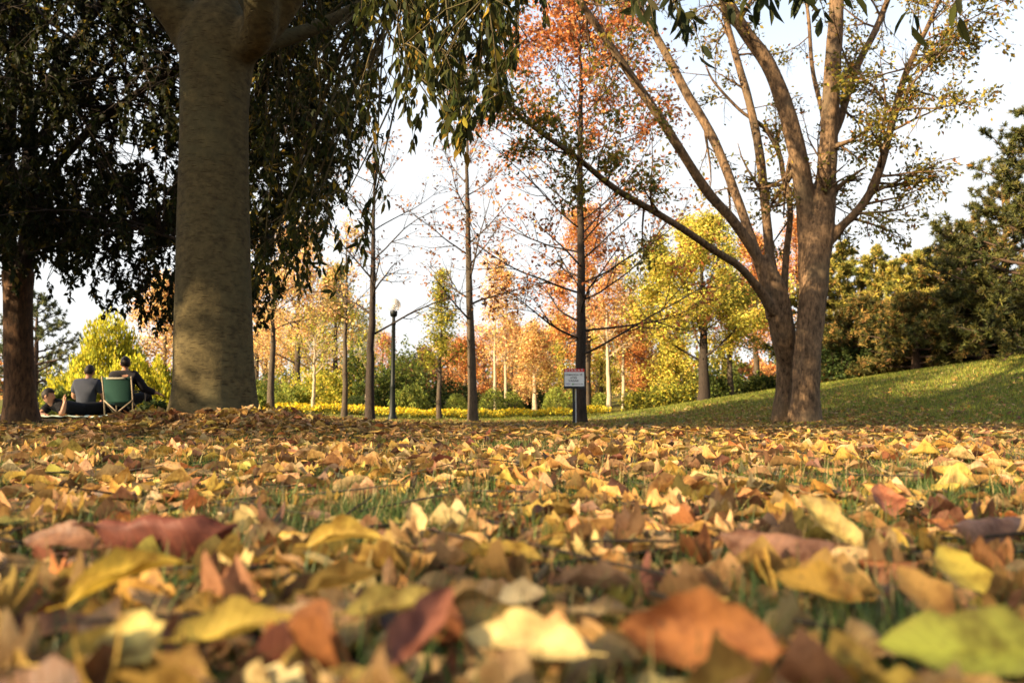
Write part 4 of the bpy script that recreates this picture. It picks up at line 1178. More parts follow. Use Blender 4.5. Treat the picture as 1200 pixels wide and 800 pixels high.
lamp_post('black lamp post with a frosted white globe among the bare trees', b, float(P(460, 349.5, 21.8)[2] - b[2]), 0.19)
b = at_ground(607, 58)
M['grey_paint'] = plain('grey_green_paint', (0.10, 0.14, 0.12), 0.5)
lamp_post('small distant lamp post with a pale globe beyond the flower bed', b, float(P(607, 453, 58)[2] - b[2]), 0.2, tint='grey_paint')

# ------------------------------------------------------------------ notice board
dS = 16.2
b = at_ground(672, dS)
sc_ = dS / FPX
root = thing('notice_sign', b, 'white notice with a red heading on a thin dark post by the rust-leaved tree', 'sign')
top = float(P(672, 432, dS)[2]); bot = float(P(672, 455.5, dS)[2]); cx = float(P(672.5, 440, dS)[0])
wd = 24 * sc_
M['sign_white'] = plain('sign_white', (0.74, 0.76, 0.74), 0.4, var=0.04)
M['sign_red'] = plain('sign_red', (0.60, 0.035, 0.02), 0.4, var=0.05)
M['sign_dark'] = plain('dark_metal', (0.03, 0.034, 0.038), 0.5, 0.3)
M['sign_steel'] = plain('galvanised_steel', (0.55, 0.55, 0.52), 0.45, 0.4)
M['ink'] = plain('black_ink', (0.02, 0.02, 0.025), 0.5)
M['ink_blue'] = plain('blue_ink', (0.05, 0.07, 0.35), 0.5)
M['ink_green'] = plain('green_ink', (0.06, 0.30, 0.04), 0.5)
def bevel_box(name, c, sz, mat, parent, bv=0.006):
    bm = bmesh.new()
    bmesh.ops.create_cube(bm, size=1)
    for v in bm.verts: v.co = Vector((v.co.x * sz[0], v.co.y * sz[1], v.co.z * sz[2]))
    bmesh.ops.bevel(bm, geom=bm.edges[:], offset=bv, segments=2, affect='EDGES')
    me = bpy.data.meshes.new(name); bm.to_mesh(me); bm.free()
    me.materials.append(mat)
    o = bpy.data.objects.new(name, me); COL.objects.link(o)
    o.parent = parent; o.location = tuple(np.array(c, float) - np.array(parent.location))
    return o
bh = top - bot
bevel_box('board', (cx, dS - 0.05, (top + bot) / 2), (wd, 0.022, bh), M['sign_dark'], root)
band = bh * 0.16; low = bh * 0.12
bevel_box('face_panel', (cx + 0.004, dS - 0.066, bot + low + (bh - low - band) / 2), (wd * 0.95, 0.008, bh - low - band - 0.004), M['sign_white'], root, 0.002)
bevel_box('heading_band', (cx, dS - 0.066, top - band / 2), (wd, 0.009, band), M['sign_red'], root, 0.002)
bevel_box('post', (cx - 0.008, dS, b[2] + (top - 0.05 - b[2]) / 2 - 0.1), (0.045, 0.045, top - 0.05 - b[2] + 0.2), M['sign_dark'], root, 0.004)
bevel_box('stay', (cx + 0.038, dS + 0.02, b[2] + (bot - b[2]) / 2), (0.022, 0.022, bot - b[2] + 0.1), M['sign_steel'], root, 0.003)
def text(name, body, size, c, mat, parent, xs=1.0):
    cu = bpy.data.curves.new(name, 'FONT')
    cu.body = body; cu.size = size; cu.align_x = 'CENTER'; cu.align_y = 'CENTER'; cu.extrude = 0.0008; cu.offset = size * 0.012
    tmp = bpy.data.objects.new(name, cu); COL.objects.link(tmp)
    dg = bpy.context.evaluated_depsgraph_get()
    me = bpy.data.meshes.new_from_object(tmp.evaluated_get(dg))
    bpy.data.objects.remove(tmp)
    me.materials.clear(); me.materials.append(mat)
    o = bpy.data.objects.new(name, me); COL.objects.link(o)
    o.parent = parent; o.location = tuple(np.array(c, float) - np.array(parent.location))
    o.rotation_euler = (math.pi / 2, 0, 0); o.scale = (xs, 1, 1)
    return o
text('heading_text', 'D İ K K A T', band * 0.86, (cx, dS - 0.0722, top - band * 0.52), M['sign_white'], root, 1.25)
text('notice_text', 'ORMANDA VE', bh * 0.135, (cx - 0.01, dS - 0.0715, top - bh * 0.31), M['ink'], root)
text('notice_text', 'ATEŞ', bh * 0.135, (cx - 0.01, dS - 0.0715, top - bh * 0.46), M['ink'], root)
text('notice_text', 'YASAK', bh * 0.135, (cx - 0.01, dS - 0.0715, top - bh * 0.61), M['ink'], root, 1.3)
text('footer_text', 'PARK', bh * 0.085, (cx - wd * 0.30, dS - 0.0715, top - bh * 0.765), M['ink_blue'], root, 1.2)
text('footer_text', 'BAHÇELER MD.', bh * 0.07, (cx + wd * 0.21, dS - 0.0715, top - bh * 0.77), M['ink'], root)
g_ = Geo(); g_.add(np.array([[cx - wd * 0.12, dS - 0.0716, top - bh * 0.80], [cx - wd * 0.03, dS - 0.0716, top - bh * 0.80], [cx - wd * 0.03, dS - 0.0716, top - bh * 0.73], [cx - wd * 0.10, dS - 0.0716, top - bh * 0.745],
    [cx - wd * 0.12, dS - 0.0700, top - bh * 0.80], [cx - wd * 0.03, dS - 0.0700, top - bh * 0.80], [cx - wd * 0.03, dS - 0.0700, top - bh * 0.73], [cx - wd * 0.10, dS - 0.0700, top - bh * 0.745]]), [[0, 1, 2, 3], [4, 7, 6, 5], [0, 4, 5, 1], [1, 5, 6, 2], [2, 6, 7, 3], [3, 7, 4, 0]])
g_.build('emblem', M['ink_green'], root, smooth=False)

# ------------------------------------------------------------------ people
M['skin'] = plain('skin', (0.36, 0.18, 0.11), 0.5, bscale=25, var=0.08)
M['hair'] = plain('dark_hair', (0.018, 0.012, 0.009), 0.55, bscale=90, var=0.5, bump=0.6)
M['eye'] = plain('eye', (0.03, 0.02, 0.02), 0.2)
M['cloth_black'] = plain('black_cloth', (0.008, 0.0075, 0.009), 0.9, bscale=60, var=0.3, bump=0.3)
M['cloth_navy'] = plain('dark_jacket_cloth', (0.010, 0.009, 0.012), 0.85, bscale=50, var=0.3, bump=0.3)
M['cloth_grey'] = plain('grey_blue_cloth', (0.034, 0.038, 0.052), 0.9, bscale=50, var=0.15, bump=0.3)
M['shoe'] = plain('shoe_leather', (0.02, 0.016, 0.014), 0.5)

def skin_mesh(joints, bones, rootj, inflate=0.0, sub=2):
    names = sorted({n_ for b_ in bones for n_ in b_}, key=lambda k_: (k_ != rootj, k_))
    ix = {k_: i for i, k_ in enumerate(names)}
    me = bpy.data.meshes.new('tmp')
    me.from_pydata([tuple(joints[k_][0]) for k_ in names], [(ix[a], ix[b_]) for a, b_ in bones], [])
    ob = bpy.data.objects.new('tmp', me); COL.objects.link(ob)
    ob.modifiers.new('s', 'SKIN').use_smooth_shade = True
    sm = ob.modifiers.new('u', 'SUBSURF'); sm.levels = sub; sm.render_levels = sub
    for k_, i in ix.items():
        r_ = joints[k_][1]
        rr = (r_, r_) if np.isscalar(r_) else r_
        me.skin_vertices[0].data[i].radius = (rr[0] + inflate, rr[1] + inflate)
    me.skin_vertices[0].data[ix[rootj]].use_root = True
    dg = bpy.context.evaluated_depsgraph_get()
    out = bpy.data.meshes.new_from_object(ob.evaluated_get(dg))
    bpy.data.objects.remove(ob)
    return out

def head_bm(bm, c, yaw, pitch=0.0, hair=False, s=1.0):
    """a head facing +Y before yaw: skull, jaw, nose, lips, ears, eye sockets"""
    nu, nv = 28, 22
    rows = []
    cy, sy = math.cos(yaw), math.sin(yaw); cp_, sp_ = math.cos(pitch), math.sin(pitch)
    def put(p_):
        x_, y_, z_ = p_
        y_, z_ = y_ * cp_ - z_ * sp_, y_ * sp_ + z_ * cp_
        x_, y_ = x_ * cy - y_ * sy, x_ * sy + y_ * cy
        return Vector((c[0] + x_ * s, c[1] + y_ * s, c[2] + z_ * s))
    for j in range(nv + 1):
        th = math.pi * j / nv
        row = []
        for i_ in range(nu):
            ph = 2 * math.pi * i_ / nu
            dx, dy, dz = math.sin(th) * math.cos(ph), math.sin(th) * math.sin(ph), math.cos(th)
            x_ = 0.076 * dx; y_ = 0.097 * dy; z_ = 0.122 * dz
            if dz < 0: x_ *= 1 + 0.30 * dz; y_ = y_ * (1 + 0.18 * dz) + 0.012 * -dz
            f = max(0.0, dy)
            if f > 0:
                y_ += 0.026 * f ** 6 * math.exp(-((dx) / 0.16) ** 2 - ((dz + 0.16) / 0.17) ** 2)
                y_ -= 0.010 * f ** 3 * (math.exp(-((abs(dx) - 0.36) / 0.15) ** 2 - ((dz - 0.05) / 0.10) ** 2))
                y_ += 0.006 * f ** 3 * math.exp(-(dx / 0.28) ** 2 - ((dz + 0.45) / 0.07) ** 2)
                y_ += 0.008 * f ** 3 * math.exp(-(dx / 0.3) ** 2 - ((dz + 0.75) / 0.12) ** 2)
            row.append((x_, y_, z_, dx, dy, dz))
        rows.append(row)
    if not hair:
        vs_ = [[bm.verts.new(put(r_[:3])) for r_ in row] for row in rows]
        for j in range(nv):
            for i_ in range(nu):
                try: bm.faces.new((vs_[j][i_], vs_[j + 1][i_], vs_[j + 1][(i_ + 1) % nu], vs_[j][(i_ + 1) % nu]))
                except ValueError: pass
        for sx in (-1, 1):
            mat_ = []
            for j in range(7):
                th = math.pi * j / 6
                mat_.append([bm.verts.new(put((sx * (0.077 + 0.012 * math.sin(th) * math.cos(2 * math.pi * i_ / 8)) , -0.005 + 0.020 * math.sin(th) * math.sin(2 * math.pi * i_ / 8) - 0.006 * math.sin(th), -0.012 + 0.034 * math.cos(th)))) for i_ in range(8)])
            for j in range(6):
                for i_ in range(8):
                    bm.faces.new((mat_[j][i_], mat_[j + 1][i_], mat_[j + 1][(i_ + 1) % 8], mat_[j][(i_ + 1) % 8]))
            e = [[bm.verts.new(put((sx * 0.029 + 0.010 * math.sin(math.pi * j / 4) * math.cos(2 * math.pi * i_ / 8), 0.083 + 0.006 * math.sin(math.pi * j / 4) * math.sin(2 * math.pi * i_ / 8), 0.006 + 0.006 * math.cos(math.pi * j / 4)))) for i_ in range(8)] for j in range(5)]
            for j in range(4):
                for i_ in range(8):
                    bm.faces.new((e[j][i_], e[j + 1][i_], e[j + 1][(i_ + 1) % 8], e[j][(i_ + 1) % 8])).material_index = 1
    else:
        vs_ = {}
        rr_ = np.random.default_rng(5)
        for j in range(nv + 1):
            for i_ in range(nu):
                x_, y_, z_, dx, dy, dz = rows[j][i_]
                line = 0.45 if dy > 0.35 else (-0.02 if abs(dx) > 0.8 and dy > -0.3 else -0.42)
                if dz > line - 0.16:
                    k_ = 1.10 + 0.03 * rr_.random() if dz > line else 1.0
                    vs_[(j, i_)] = bm.verts.new(put((x_ * k_, y_ * k_, z_ * k_ + 0.004)))
        for j in range(nv):
            for i_ in range(nu):
                q4 = [(j, i_), (j + 1, i_), (j + 1, (i_ + 1) % nu), (j, (i_ + 1) % nu)]
                if all(k_ in vs_ for k_ in q4):
                    bm.faces.new([vs_[k_] for k_ in q4])

def hand_joints(J, B, side, wrist, d, nrm_):
    """palm, four fingers of unequal length and a thumb from the side of the palm"""
    d = nrm(d); u = nrm(np.cross(nrm_, d)); n_ = nrm(np.cross(d, u))
    wj = side + 'wrist'
    pm = side + 'palm'
    J[pm] = (np.array(wrist) + d * 0.055, 0.022); B.append((wj, pm))
    for k_, (o_, l_) in enumerate([(-0.030, 0.070), (-0.010, 0.080), (0.010, 0.076), (0.028, 0.060)]):
        a_ = side + 'f%da' % k_; b__ = side + 'f%db' % k_; c__ = side + 'f%dc' % k_
        p0 = np.array(wrist) + d * 0.085 + u * o_
        J[a_] = (p0, 0.0095); J[b__] = (p0 + d * l_ * 0.5 - n_ * 0.012, 0.0085); J[c__] = (p0 + d * l_ * 0.85 - n_ * 0.04, 0.007)
        B += [(pm, a_), (a_, b__), (b__, c__)]
    t0 = np.array(wrist) + d * 0.03 - u * 0.03
    J[side + 't0'] = (t0, 0.011); J[side + 't1'] = (t0 + d * 0.035 - u * 0.022 - n_ * 0.01, 0.009)
    J[side + 't2'] = (t0 + d * 0.065 - u * 0.024 - n_ * 0.025, 0.008)
    B += [(wj, side + 't0'), (side + 't0', side + 't1'), (side + 't1', side + 't2')]

def person(label, base, J, head, yaw, pitch, top, bottom, topmat, botmat, sleeves='long', hands=None):
    base = np.array(base, float)
    root = thing('person', base, label, 'person')
    J = {k_: (np.array(v[0], float), v[1]) for k_, v in J.items()}
    B = [('pelvis', 'belly'), ('belly', 'chest'), ('chest', 'neck'), ('neck', 'skull')]
    for s_ in 'lr':
        B += [('chest', s_ + 'shoulder'), (s_ + 'shoulder', s_ + 'elbow'), (s_ + 'elbow', s_ + 'wrist'),
              ('pelvis', s_ + 'hip'), (s_ + 'hip', s_ + 'knee'), (s_ + 'knee', s_ + 'ankle'), (s_ + 'ankle', s_ + 'toe')]
    J['skull'] = (np.array(head) - [0, 0, 0.03], 0.055)
    Bb = list(B)
    for s_, (dd, nn_) in (hands or {}).items():
        hand_joints(J, Bb, s_, J[s_ + 'wrist'][0], np.array(dd, float), np.array(nn_, float))
    Jb = dict(J)
    for k_ in J:
        if k_ in ('pelvis', 'belly', 'chest') or k_[1:] in ('shoulder', 'hip', 'knee'):
            Jb[k_] = (J[k_][0], tuple(np.array(J[k_][1]) * 0.84) if not np.isscalar(J[k_][1]) else J[k_][1] * 0.84)
    me = skin_mesh(Jb, Bb, 'pelvis')
    bm = bmesh.new(); bm.from_mesh(me)
    head_bm(bm, head, yaw, pitch)
    me2 = bpy.data.meshes.new('body'); bm.to_mesh(me2); bm.free()
    me2.materials.append(M['skin']); me2.materials.append(M['eye'])
    for p_ in me2.polygons: p_.use_smooth = True
    o = bpy.data.objects.new('body', me2); COL.objects.link(o); o.parent = root
    bm = bmesh.new(); head_bm(bm, head, yaw, pitch, hair=True)
    me3 = bpy.data.meshes.new('hair'); bm.to_mesh(me3); bm.free(); me3.materials.append(M['hair'])
    for p_ in me3.polygons: p_.use_smooth = True
    o = bpy.data.objects.new('hair', me3); COL.objects.link(o); o.parent = root
    # clothes: shells over the same skeleton
    Bt = [('pelvis', 'belly'), ('belly', 'chest'), ('chest', 'collar')]
    J['collar'] = (J['chest'][0] * 0.18 + J['neck'][0] * 0.82, 0.082)
    for s_ in 'lr':
        Bt += [('chest', s_ + 'shoulder'), (s_ + 'shoulder', s_ + 'elbow')]
        if sleeves == 'long':
            J[s_ + 'cuff'] = (J[s_ + 'elbow'][0] * 0.08 + J[s_ + 'wrist'][0] * 0.92, J[s_ + 'wrist'][1])
            Bt.append((s_ + 'elbow', s_ + 'cuff'))
        else:
            J[s_ + 'elbow_'] = (J[s_ + 'shoulder'][0] * 0.25 + J[s_ + 'elbow'][0] * 0.75, J[s_ + 'elbow'][1] + 0.008)
            Bt[-1] = (s_ + 'shoulder', s_ + 'elbow_')
    me = skin_mesh(J, Bt, 'chest', 0.024); me.materials.clear(); me.materials.append(topmat)
    o = bpy.data.objects.new(top, me); COL.objects.link(o); o.parent = root
    Bl = []
    J['waist'] = (J['pelvis'][0] * 0.35 + J['belly'][0] * 0.65, J['belly'][1])
    for s_ in 'lr':
        J[s_ + 'hem'] = (J[s_ + 'knee'][0] * 0.12 + J[s_ + 'ankle'][0] * 0.88, J[s_ + 'ankle'][1] + 0.01)
        Bl += [('pelvis', s_ + 'hip'), (s_ + 'hip', s_ + 'knee'), (s_ + 'knee', s_ + 'hem')]
    Bl.append(('pelvis', 'waist'))
    me = skin_mesh(J, Bl, 'pelvis', 0.026); me.materials.clear(); me.materials.append(botmat)
    o = bpy.data.objects.new(bottom, me); COL.objects.link(o); o.parent = root
    for s_ in 'lr':
        J[s_ + 'heel'] = (J[s_ + 'ankle'][0] - [0, 0, 0.03], 0.045)
        me = skin_mesh(J, [(s_ + 'heel', s_ + 'toe')], s_ + 'heel', 0.012); me.materials.clear(); me.materials.append(M['shoe'])
        o = bpy.data.objects.new('shoe', me); COL.objects.link(o); o.parent = root
    return root

# man in the camp chair, seen from behind
bA = at_ground(146, 14.0)
person('person in a dark jacket sitting in the green camp chair, arm stretched right', bA, {
    'pelvis': ((0, 0.05, 0.32), (0.155, 0.12)), 'belly': ((0, 0.0, 0.48), (0.15, 0.11)), 'chest': ((0, -0.02, 0.66), (0.17, 0.115)), 'neck': ((0, 0.01, 0.815), 0.056),
    'lshoulder': ((-0.19, -0.01, 0.735), 0.075), 'rshoulder': ((0.19, -0.01, 0.735), 0.075),
    'lelbow': ((-0.29, 0.10, 0.47), 0.05), 'relbow': ((0.335, 0.05, 0.50), 0.052), 'lwrist': ((-0.20, 0.36, 0.44), 0.033), 'rwrist': ((0.47, 0.22, 0.43), 0.034),
    'lhip': ((-0.10, 0.10, 0.30), 0.095), 'rhip': ((0.10, 0.10, 0.30), 0.095), 'lknee': ((-0.15, 0.52, 0.42), 0.066), 'rknee': ((0.17, 0.52, 0.42), 0.066),
    'lankle': ((-0.15, 0.66, 0.08), 0.045), 'rankle': ((0.18, 0.68, 0.08), 0.045), 'ltoe': ((-0.16, 0.86, 0.04), 0.036), 'rtoe': ((0.20, 0.88, 0.04), 0.036)},
    (-0.01, 0.03, 0.945), R(28), R(-8), 'jacket', 'trousers', M['cloth_navy'], M['cloth_black'], 'long', {'r': ((0.8, 0.45, -0.2), (0, 0, 1)), 'l': ((0.4, 0.8, -0.2), (0, 0, 1))})
# the camp chair
cr = thing('camp_chair', bA + np.array([0, 0, 0.0]), 'green folding camp chair on a beige tube frame, holding the person in the dark jacket', 'chair')
M['canvas'] = plain('green_canvas', (0.010, 0.042, 0.031), 0.8, bscale=80, var=0.2, bump=0.3)
M['tube'] = plain('beige_tube', (0.26, 0.20, 0.135), 0.6, 0.0)
M['band'] = plain('pale_band', (0.30, 0.27, 0.21), 0.8)
def sheet(name, A, mat, parent, th=0.008):
    """grid of points (n,m,3) given thickness"""
    n_, m_, _ = A.shape
    du = np.gradient(A, axis=0); dv = np.gradient(A, axis=1)
    nn_ = nrm(np.cross(du, dv))
    V = np.concatenate([(A + nn_ * th / 2).reshape(-1, 3), (A - nn_ * th / 2).reshape(-1, 3)])
    i = np.arange(n_ - 1)[:, None] * m_ + np.arange(m_ - 1)[None]
    f = np.stack([i, i + m_, i + m_ + 1, i + 1], -1).reshape(-1, 4)
    k_ = n_ * m_
    F = [f, f[:, ::-1] + k_]
    loop = [*range(0, m_), *[j * m_ + m_ - 1 for j in range(1, n_)], *[(n_ - 1) * m_ + j for j in range(m_ - 2, -1, -1)], *[j * m_ for j in range(n_ - 2, 0, -1)]]
    l2 = loop[1:] + loop[:1]
    F.append(np.array([[a, b_, b_ + k_, a + k_] for a, b_ in zip(loop, l2)]))
    return mesh_np(name, V, np.concatenate(F), mat, parent=parent)
O = np.array(bA)
u, v = np.meshgrid(np.linspace(0, 1, 12), np.linspace(-1, 1, 13), indexing='ij')
half = 0.215 + 0.035 * u
A = np.stack([v * half, -0.175 - 0.10 * u + 0.0 * v - 0.05 * (1 - v ** 2), 0.25 + 0.45 * u - 0.012 * (1 - v ** 2) * (u > 0.9)], -1) + O
sheet('backrest', A, M['canvas'], cr)
tr_ = u[-3:, :]
A2 = A[-2:, 2:-2].copy(); A2[:, :, 1] -= 0.009; A2[0, :, 2] += 0.008
sheet('head_band', A2, M['band'], cr, 0.005)
A = np.stack([v * 0.23, -0.17 + 0.45 * u, 0.265 - 0.05 * (1 - v ** 2) * np.sin(np.pi * np.clip(u, 0.05, 0.95)) - 0.03 * (1 - u)], -1) + O
sheet('seat', A, M['canvas'], cr)
def bar(name, pts, r_, mat, parent, k_=8):
    g_ = Geo(); g_.tube(np.array(pts, float), r_, k_); return g_.build(name, mat, parent)
for sx in (-1, 1):
    bar('back_post', [O + [sx * 0.245, -0.14, 0.02], O + [sx * 0.248, -0.19, 0.35], O + [sx * 0.252, -0.285, 0.71]], 0.012, M['tube'], cr)
    bar('leg', [O + [sx * 0.245, -0.19, 0.30], O + [-sx * 0.10, -0.21, 0.01 + g1(O[0], O[1] - 0.2) - O[2]]], 0.011, M['tube'], cr)
    bar('leg', [O + [sx * 0.245, 0.27, 0.02], O + [sx * 0.235, -0.16, 0.27]], 0.011, M['tube'], cr)
    bar('armrest', [O + [sx * 0.25, -0.2, 0.45], O + [sx * 0.27, 0.05, 0.47], O + [sx * 0.26, 0.28, 0.45]], 0.016, M['sign_dark'], cr)
    bar('arm_post', [O + [sx * 0.26, 0.26, 0.45], O + [sx * 0.245, 0.27, 0.02]], 0.011, M['tube'], cr)

# picnicker in grey on the ground
bB = at_ground(102, 14.7)
person('person in a grey-blue shirt sitting cross-legged between the other two picnickers', bB, {
    'pelvis': ((0, 0.0, 0.15), (0.165, 0.125)), 'belly': ((0, 0.0, 0.33), (0.145, 0.105)), 'chest': ((0, 0.02, 0.53), (0.165, 0.11)), 'neck': ((0, 0.05, 0.70), 0.055),
    'lshoulder': ((-0.185, 0.02, 0.62), 0.07), 'rshoulder': ((0.185, 0.02, 0.62), 0.07),
    'lelbow': ((-0.29, 0.10, 0.36), 0.047), 'relbow': ((0.27, 0.12, 0.36), 0.047), 'lwrist': ((-0.18, 0.33, 0.30), 0.032), 'rwrist': ((0.14, 0.34, 0.30), 0.032),
    'lhip': ((-0.12, 0.06, 0.13), 0.10), 'rhip': ((0.12, 0.06, 0.13), 0.10), 'lknee': ((-0.36, 0.32, 0.19), 0.07), 'rknee': ((0.36, 0.32, 0.19), 0.07),
    'lankle': ((0.06, 0.47, 0.08), 0.045), 'rankle': ((-0.06, 0.55, 0.09), 0.045), 'ltoe': ((0.24, 0.50, 0.07), 0.036), 'rtoe': ((-0.24, 0.58, 0.08), 0.036)},
    (0.0, 0.08, 0.825), R(8), R(-12), 'shirt', 'trousers', M['cloth_grey'], M['cloth_black'], 'short', {'r': ((-0.5, 0.6, -0.1), (0, 0, 1)), 'l': ((0.5, 0.6, -0.1), (0, 0, 1))})
# reclining picnicker at the left
bC = at_ground(57, 13.5)
person('person in a black shirt reclining on the blanket, propped on one elbow', bC, {
    'pelvis': ((0.30, 0.62, 0.15), (0.15, 0.12)), 'belly': ((0.22, 0.42, 0.15), (0.135, 0.11)), 'chest': ((0.12, 0.20, 0.19), (0.15, 0.115)), 'neck': ((0.02, 0.04, 0.275), 0.054),
    'lshoulder': ((-0.05, 0.20, 0.22), 0.068), 'rshoulder': ((0.22, 0.06, 0.20), 0.068),
    'lelbow': ((-0.14, 0.02, 0.06), 0.047), 'relbow': ((0.31, -0.10, 0.05), 0.047), 'lwrist': ((0.03, -0.10, 0.05), 0.032), 'rwrist': ((0.33, -0.05, 0.25), 0.034),
    'lhip': ((0.24, 0.70, 0.13), 0.09), 'rhip': ((0.38, 0.66, 0.17), 0.09), 'lknee': ((0.45, 1.10, 0.12), 0.064), 'rknee': ((0.62, 1.02, 0.22), 0.064),
    'lankle': ((0.72, 1.45, 0.07), 0.042), 'rankle': ((0.86, 1.34, 0.07), 0.042), 'ltoe': ((0.86, 1.52, 0.06), 0.034), 'rtoe': ((1.02, 1.40, 0.06), 0.034)},
    (0.01, 0.0, 0.375), R(-78), R(-5), 'shirt', 'trousers', M['cloth_black'], M['cloth_black'], 'short', {'r': ((-0.35, 0.15, 0.75), (-0.6, -0.6, 0.0)), 'l': ((0.9, -0.2, -0.1), (0, 0, 1))})
# blanket
M['blanket'] = plain('pale_green_blanket', (0.50, 0.60, 0.50), 0.9, bscale=12, var=0.25, bump=0.3)
u, v = np.meshgrid(np.linspace(0, 1, 40), np.linspace(0, 1, 40), indexing='ij')
x = -8.75 + 1.85 * u + 0.08 * np.sin(v * 7); y = 12.85 + 2.4 * v + 0.10 * np.sin(u * 6)
z = G(x, y) + 0.022 + 0.012 * np.sin(u * 23 + v * 5) * np.sin(v * 19) + 0.07 * np.exp(-(v / 0.05) ** 2) * (0.3 + 0.7 * np.exp(-((u - 0.12) / 0.16) ** 2)) + 0.008 * np.sin(u * 51)
o = sheet('blanket', np.stack([x, y, z], -1), M['blanket'], None, 0.008)
tag(o, 'pale green picnic blanket with a rumpled front edge under the reclining person', 'blanket')
#@@PART5
# ------------------------------------------------------------------ fallen leaves
LIT = [((0.50, 0.35, 0.075), 'yellow', 4.2), ((0.54, 0.40, 0.17), 'pale straw', 4.0), ((0.50, 0.31, 0.09), 'ochre', 3.6), ((0.42, 0.26, 0.105), 'tan', 4.0), ((0.22, 0.115, 0.055), 'brown', 1.9),
       ((0.46, 0.19, 0.06), 'rust-orange', 0.7), ((0.20, 0.075, 0.042), 'dark red-brown', 0.2), ((0.40, 0.38, 0.08), 'yellow-green', 0.4), ((0.12, 0.065, 0.04), 'dark brown', 0.6)]
LIT = [(tuple(v * k_ for v, k_ in zip(l[0], (0.77, 0.74, 0.80))), l[1], l[2]) for l in LIT]
LC = np.array([l[0] for l in LIT]); LW = np.array([l[2] for l in LIT]); LW /= LW.sum()
def bare(x, y):
    """1 where grass shows between the leaves"""
    m = sstep(0.25, 0.75, wob(x, y, 3.1, 0.3) * 0.6 + wob(x, y, 7.3, 1.1) * 0.4)
    m = np.maximum(m, 0.9 * np.exp(-((x + 0.26) / 0.22) ** 2 - ((y - 1.55) / 0.42) ** 2))
    m = np.maximum(m, 0.8 * np.exp(-((x - 0.22) / 0.10) ** 2 - ((y - 0.66) / 0.10) ** 2))
    return np.clip(m, 0, 1)
def leaf_basis(rng, n, tilt, edge=0.06):
    az = rng.uniform(0, 2 * np.pi, n)
    d = np.stack([np.cos(az), np.sin(az), rng.normal(0, tilt, n)], 1)
    up = np.stack([rng.normal(0, tilt * 1.1, n), rng.normal(0, tilt * 1.1, n), np.ones(n)], 1)
    e = rng.random(n) < edge
    up[e] = rng.normal(size=(e.sum(), 3)) * [1, 1, 0.4]
    d[e, 2] += rng.uniform(0.2, 1.2, e.sum())
    d = nrm(d); x_ = nrm(np.cross(d, up)); z_ = np.cross(x_, d)
    fl = z_[:, 2] < 0
    x_[fl] *= -1; z_[fl] *= -1
    return np.stack([x_, d, z_], -1)
def litter(rng, xy, z, size, tpls, tilt=0.28, edge=0.06, jit=0.18):
    n = len(xy)
    which = rng.integers(0, len(tpls), n)
    parts = []; UVs = []
    for k, (tv, tf, tuv) in enumerate(tpls):
        s_ = np.where(which == k)[0]
        if not len(s_): continue
        m = len(s_)
        Rm = leaf_basis(rng, m, tilt, edge)
        sz = size * rng.uniform(0.6, 1.25, m)
        sc = np.stack([sz * rng.uniform(0.26, 0.47, m), sz, sz], 1)
        col = np.clip(LC[rng.choice(len(LC), m, p=LW)] * np.exp(rng.normal(0, jit, (m, 1))) * (1 + rng.normal(0, 0.06, (m, 3))), 0.01, 0.9)
        pos = np.concatenate([xy[s_], z[s_, None]], 1) - np.einsum('ni,n->ni', Rm[:, :, 1], sz * 0.5)
        V, F, C = scatter(tv, tf, pos, Rm, sc, col)
        parts.append((V, F, C)); UVs.append(np.tile(tuv, (m, 1)))
    V, F, C = merge(parts)
    return V, F, C, np.concatenate(UVs)
rng = np.random.default_rng(61)
TH = [leaf_grid(10, 7, rng.uniform(-0.35, 0.35), rng.uniform(-0.22, 0.22), rng.uniform(0.01, 0.035), rng.uniform(-0.6, 0.6), rng.uniform(-0.5, 0.8), rng.uniform(0, 6), rng.uniform(0.7, 0.95)) for _ in range(18)]
TM = [leaf_grid(7, 5, rng.uniform(-0.35, 0.3), rng.uniform(-0.2, 0.2), 0.025, rng.uniform(-0.7, 0.7), rng.uniform(-0.5, 0.8), rng.uniform(0, 6), rng.uniform(0.7, 0.95)) for _ in range(16)]
TL = [leaf_grid(4, 3, rng.uniform(0.1, 0.6), rng.uniform(-0.3, 0.5), 0.0, rng.uniform(-0.5, 0.5), 0.0, 0, 0.85, stalk=False) for _ in range(8)]
def wedge(rng, n, y0, y1, pad=0.5, keep=None):
    X_, Y_ = np.empty(0), np.empty(0)
    while len(X_) < n:
        m = n * 2
        y = y0 + (y1 - y0) * rng.random(m)
        hw = 0.68 * np.maximum(y, 0) + pad
        hmax = 0.68 * y1 + pad
        ok = rng.random(m) < hw / hmax
        x = rng.uniform(-1, 1, m) * hw
        if keep is not None: ok &= rng.random(m) < keep(x, y)
        X_ = np.concatenate([X_, x[ok]]); Y_ = np.concatenate([Y_, y[ok]])
    return np.stack([X_[:n], Y_[:n]], 1)
kp = lambda a: (lambda x, y: 1 - a * bare(x, y))
parts = []
xy = wedge(rng, 1900, -0.2, 1.7, 0.35, kp(0.9)); parts.append(litter(rng, xy, G(xy[:, 0], xy[:, 1]) + rng.uniform(0.004, 0.026, len(xy)), 0.078, TH, 0.16, 0.02))
xy = wedge(rng, 7600, 1.5, 4.2, 0.7, kp(0.8)); parts.append(litter(rng, xy, G(xy[:, 0], xy[:, 1]) + rng.uniform(0.004, 0.042, len(xy)), 0.084, TM, 0.15, 0.035))
xy = wedge(rng, 24000, 4.0, 10.5, 1.2, kp(0.5)); parts.append(litter(rng, xy, G(xy[:, 0], xy[:, 1]) + rng.uniform(0.004, 0.05, len(xy)), 0.088, TL, 0.20, 0.05))
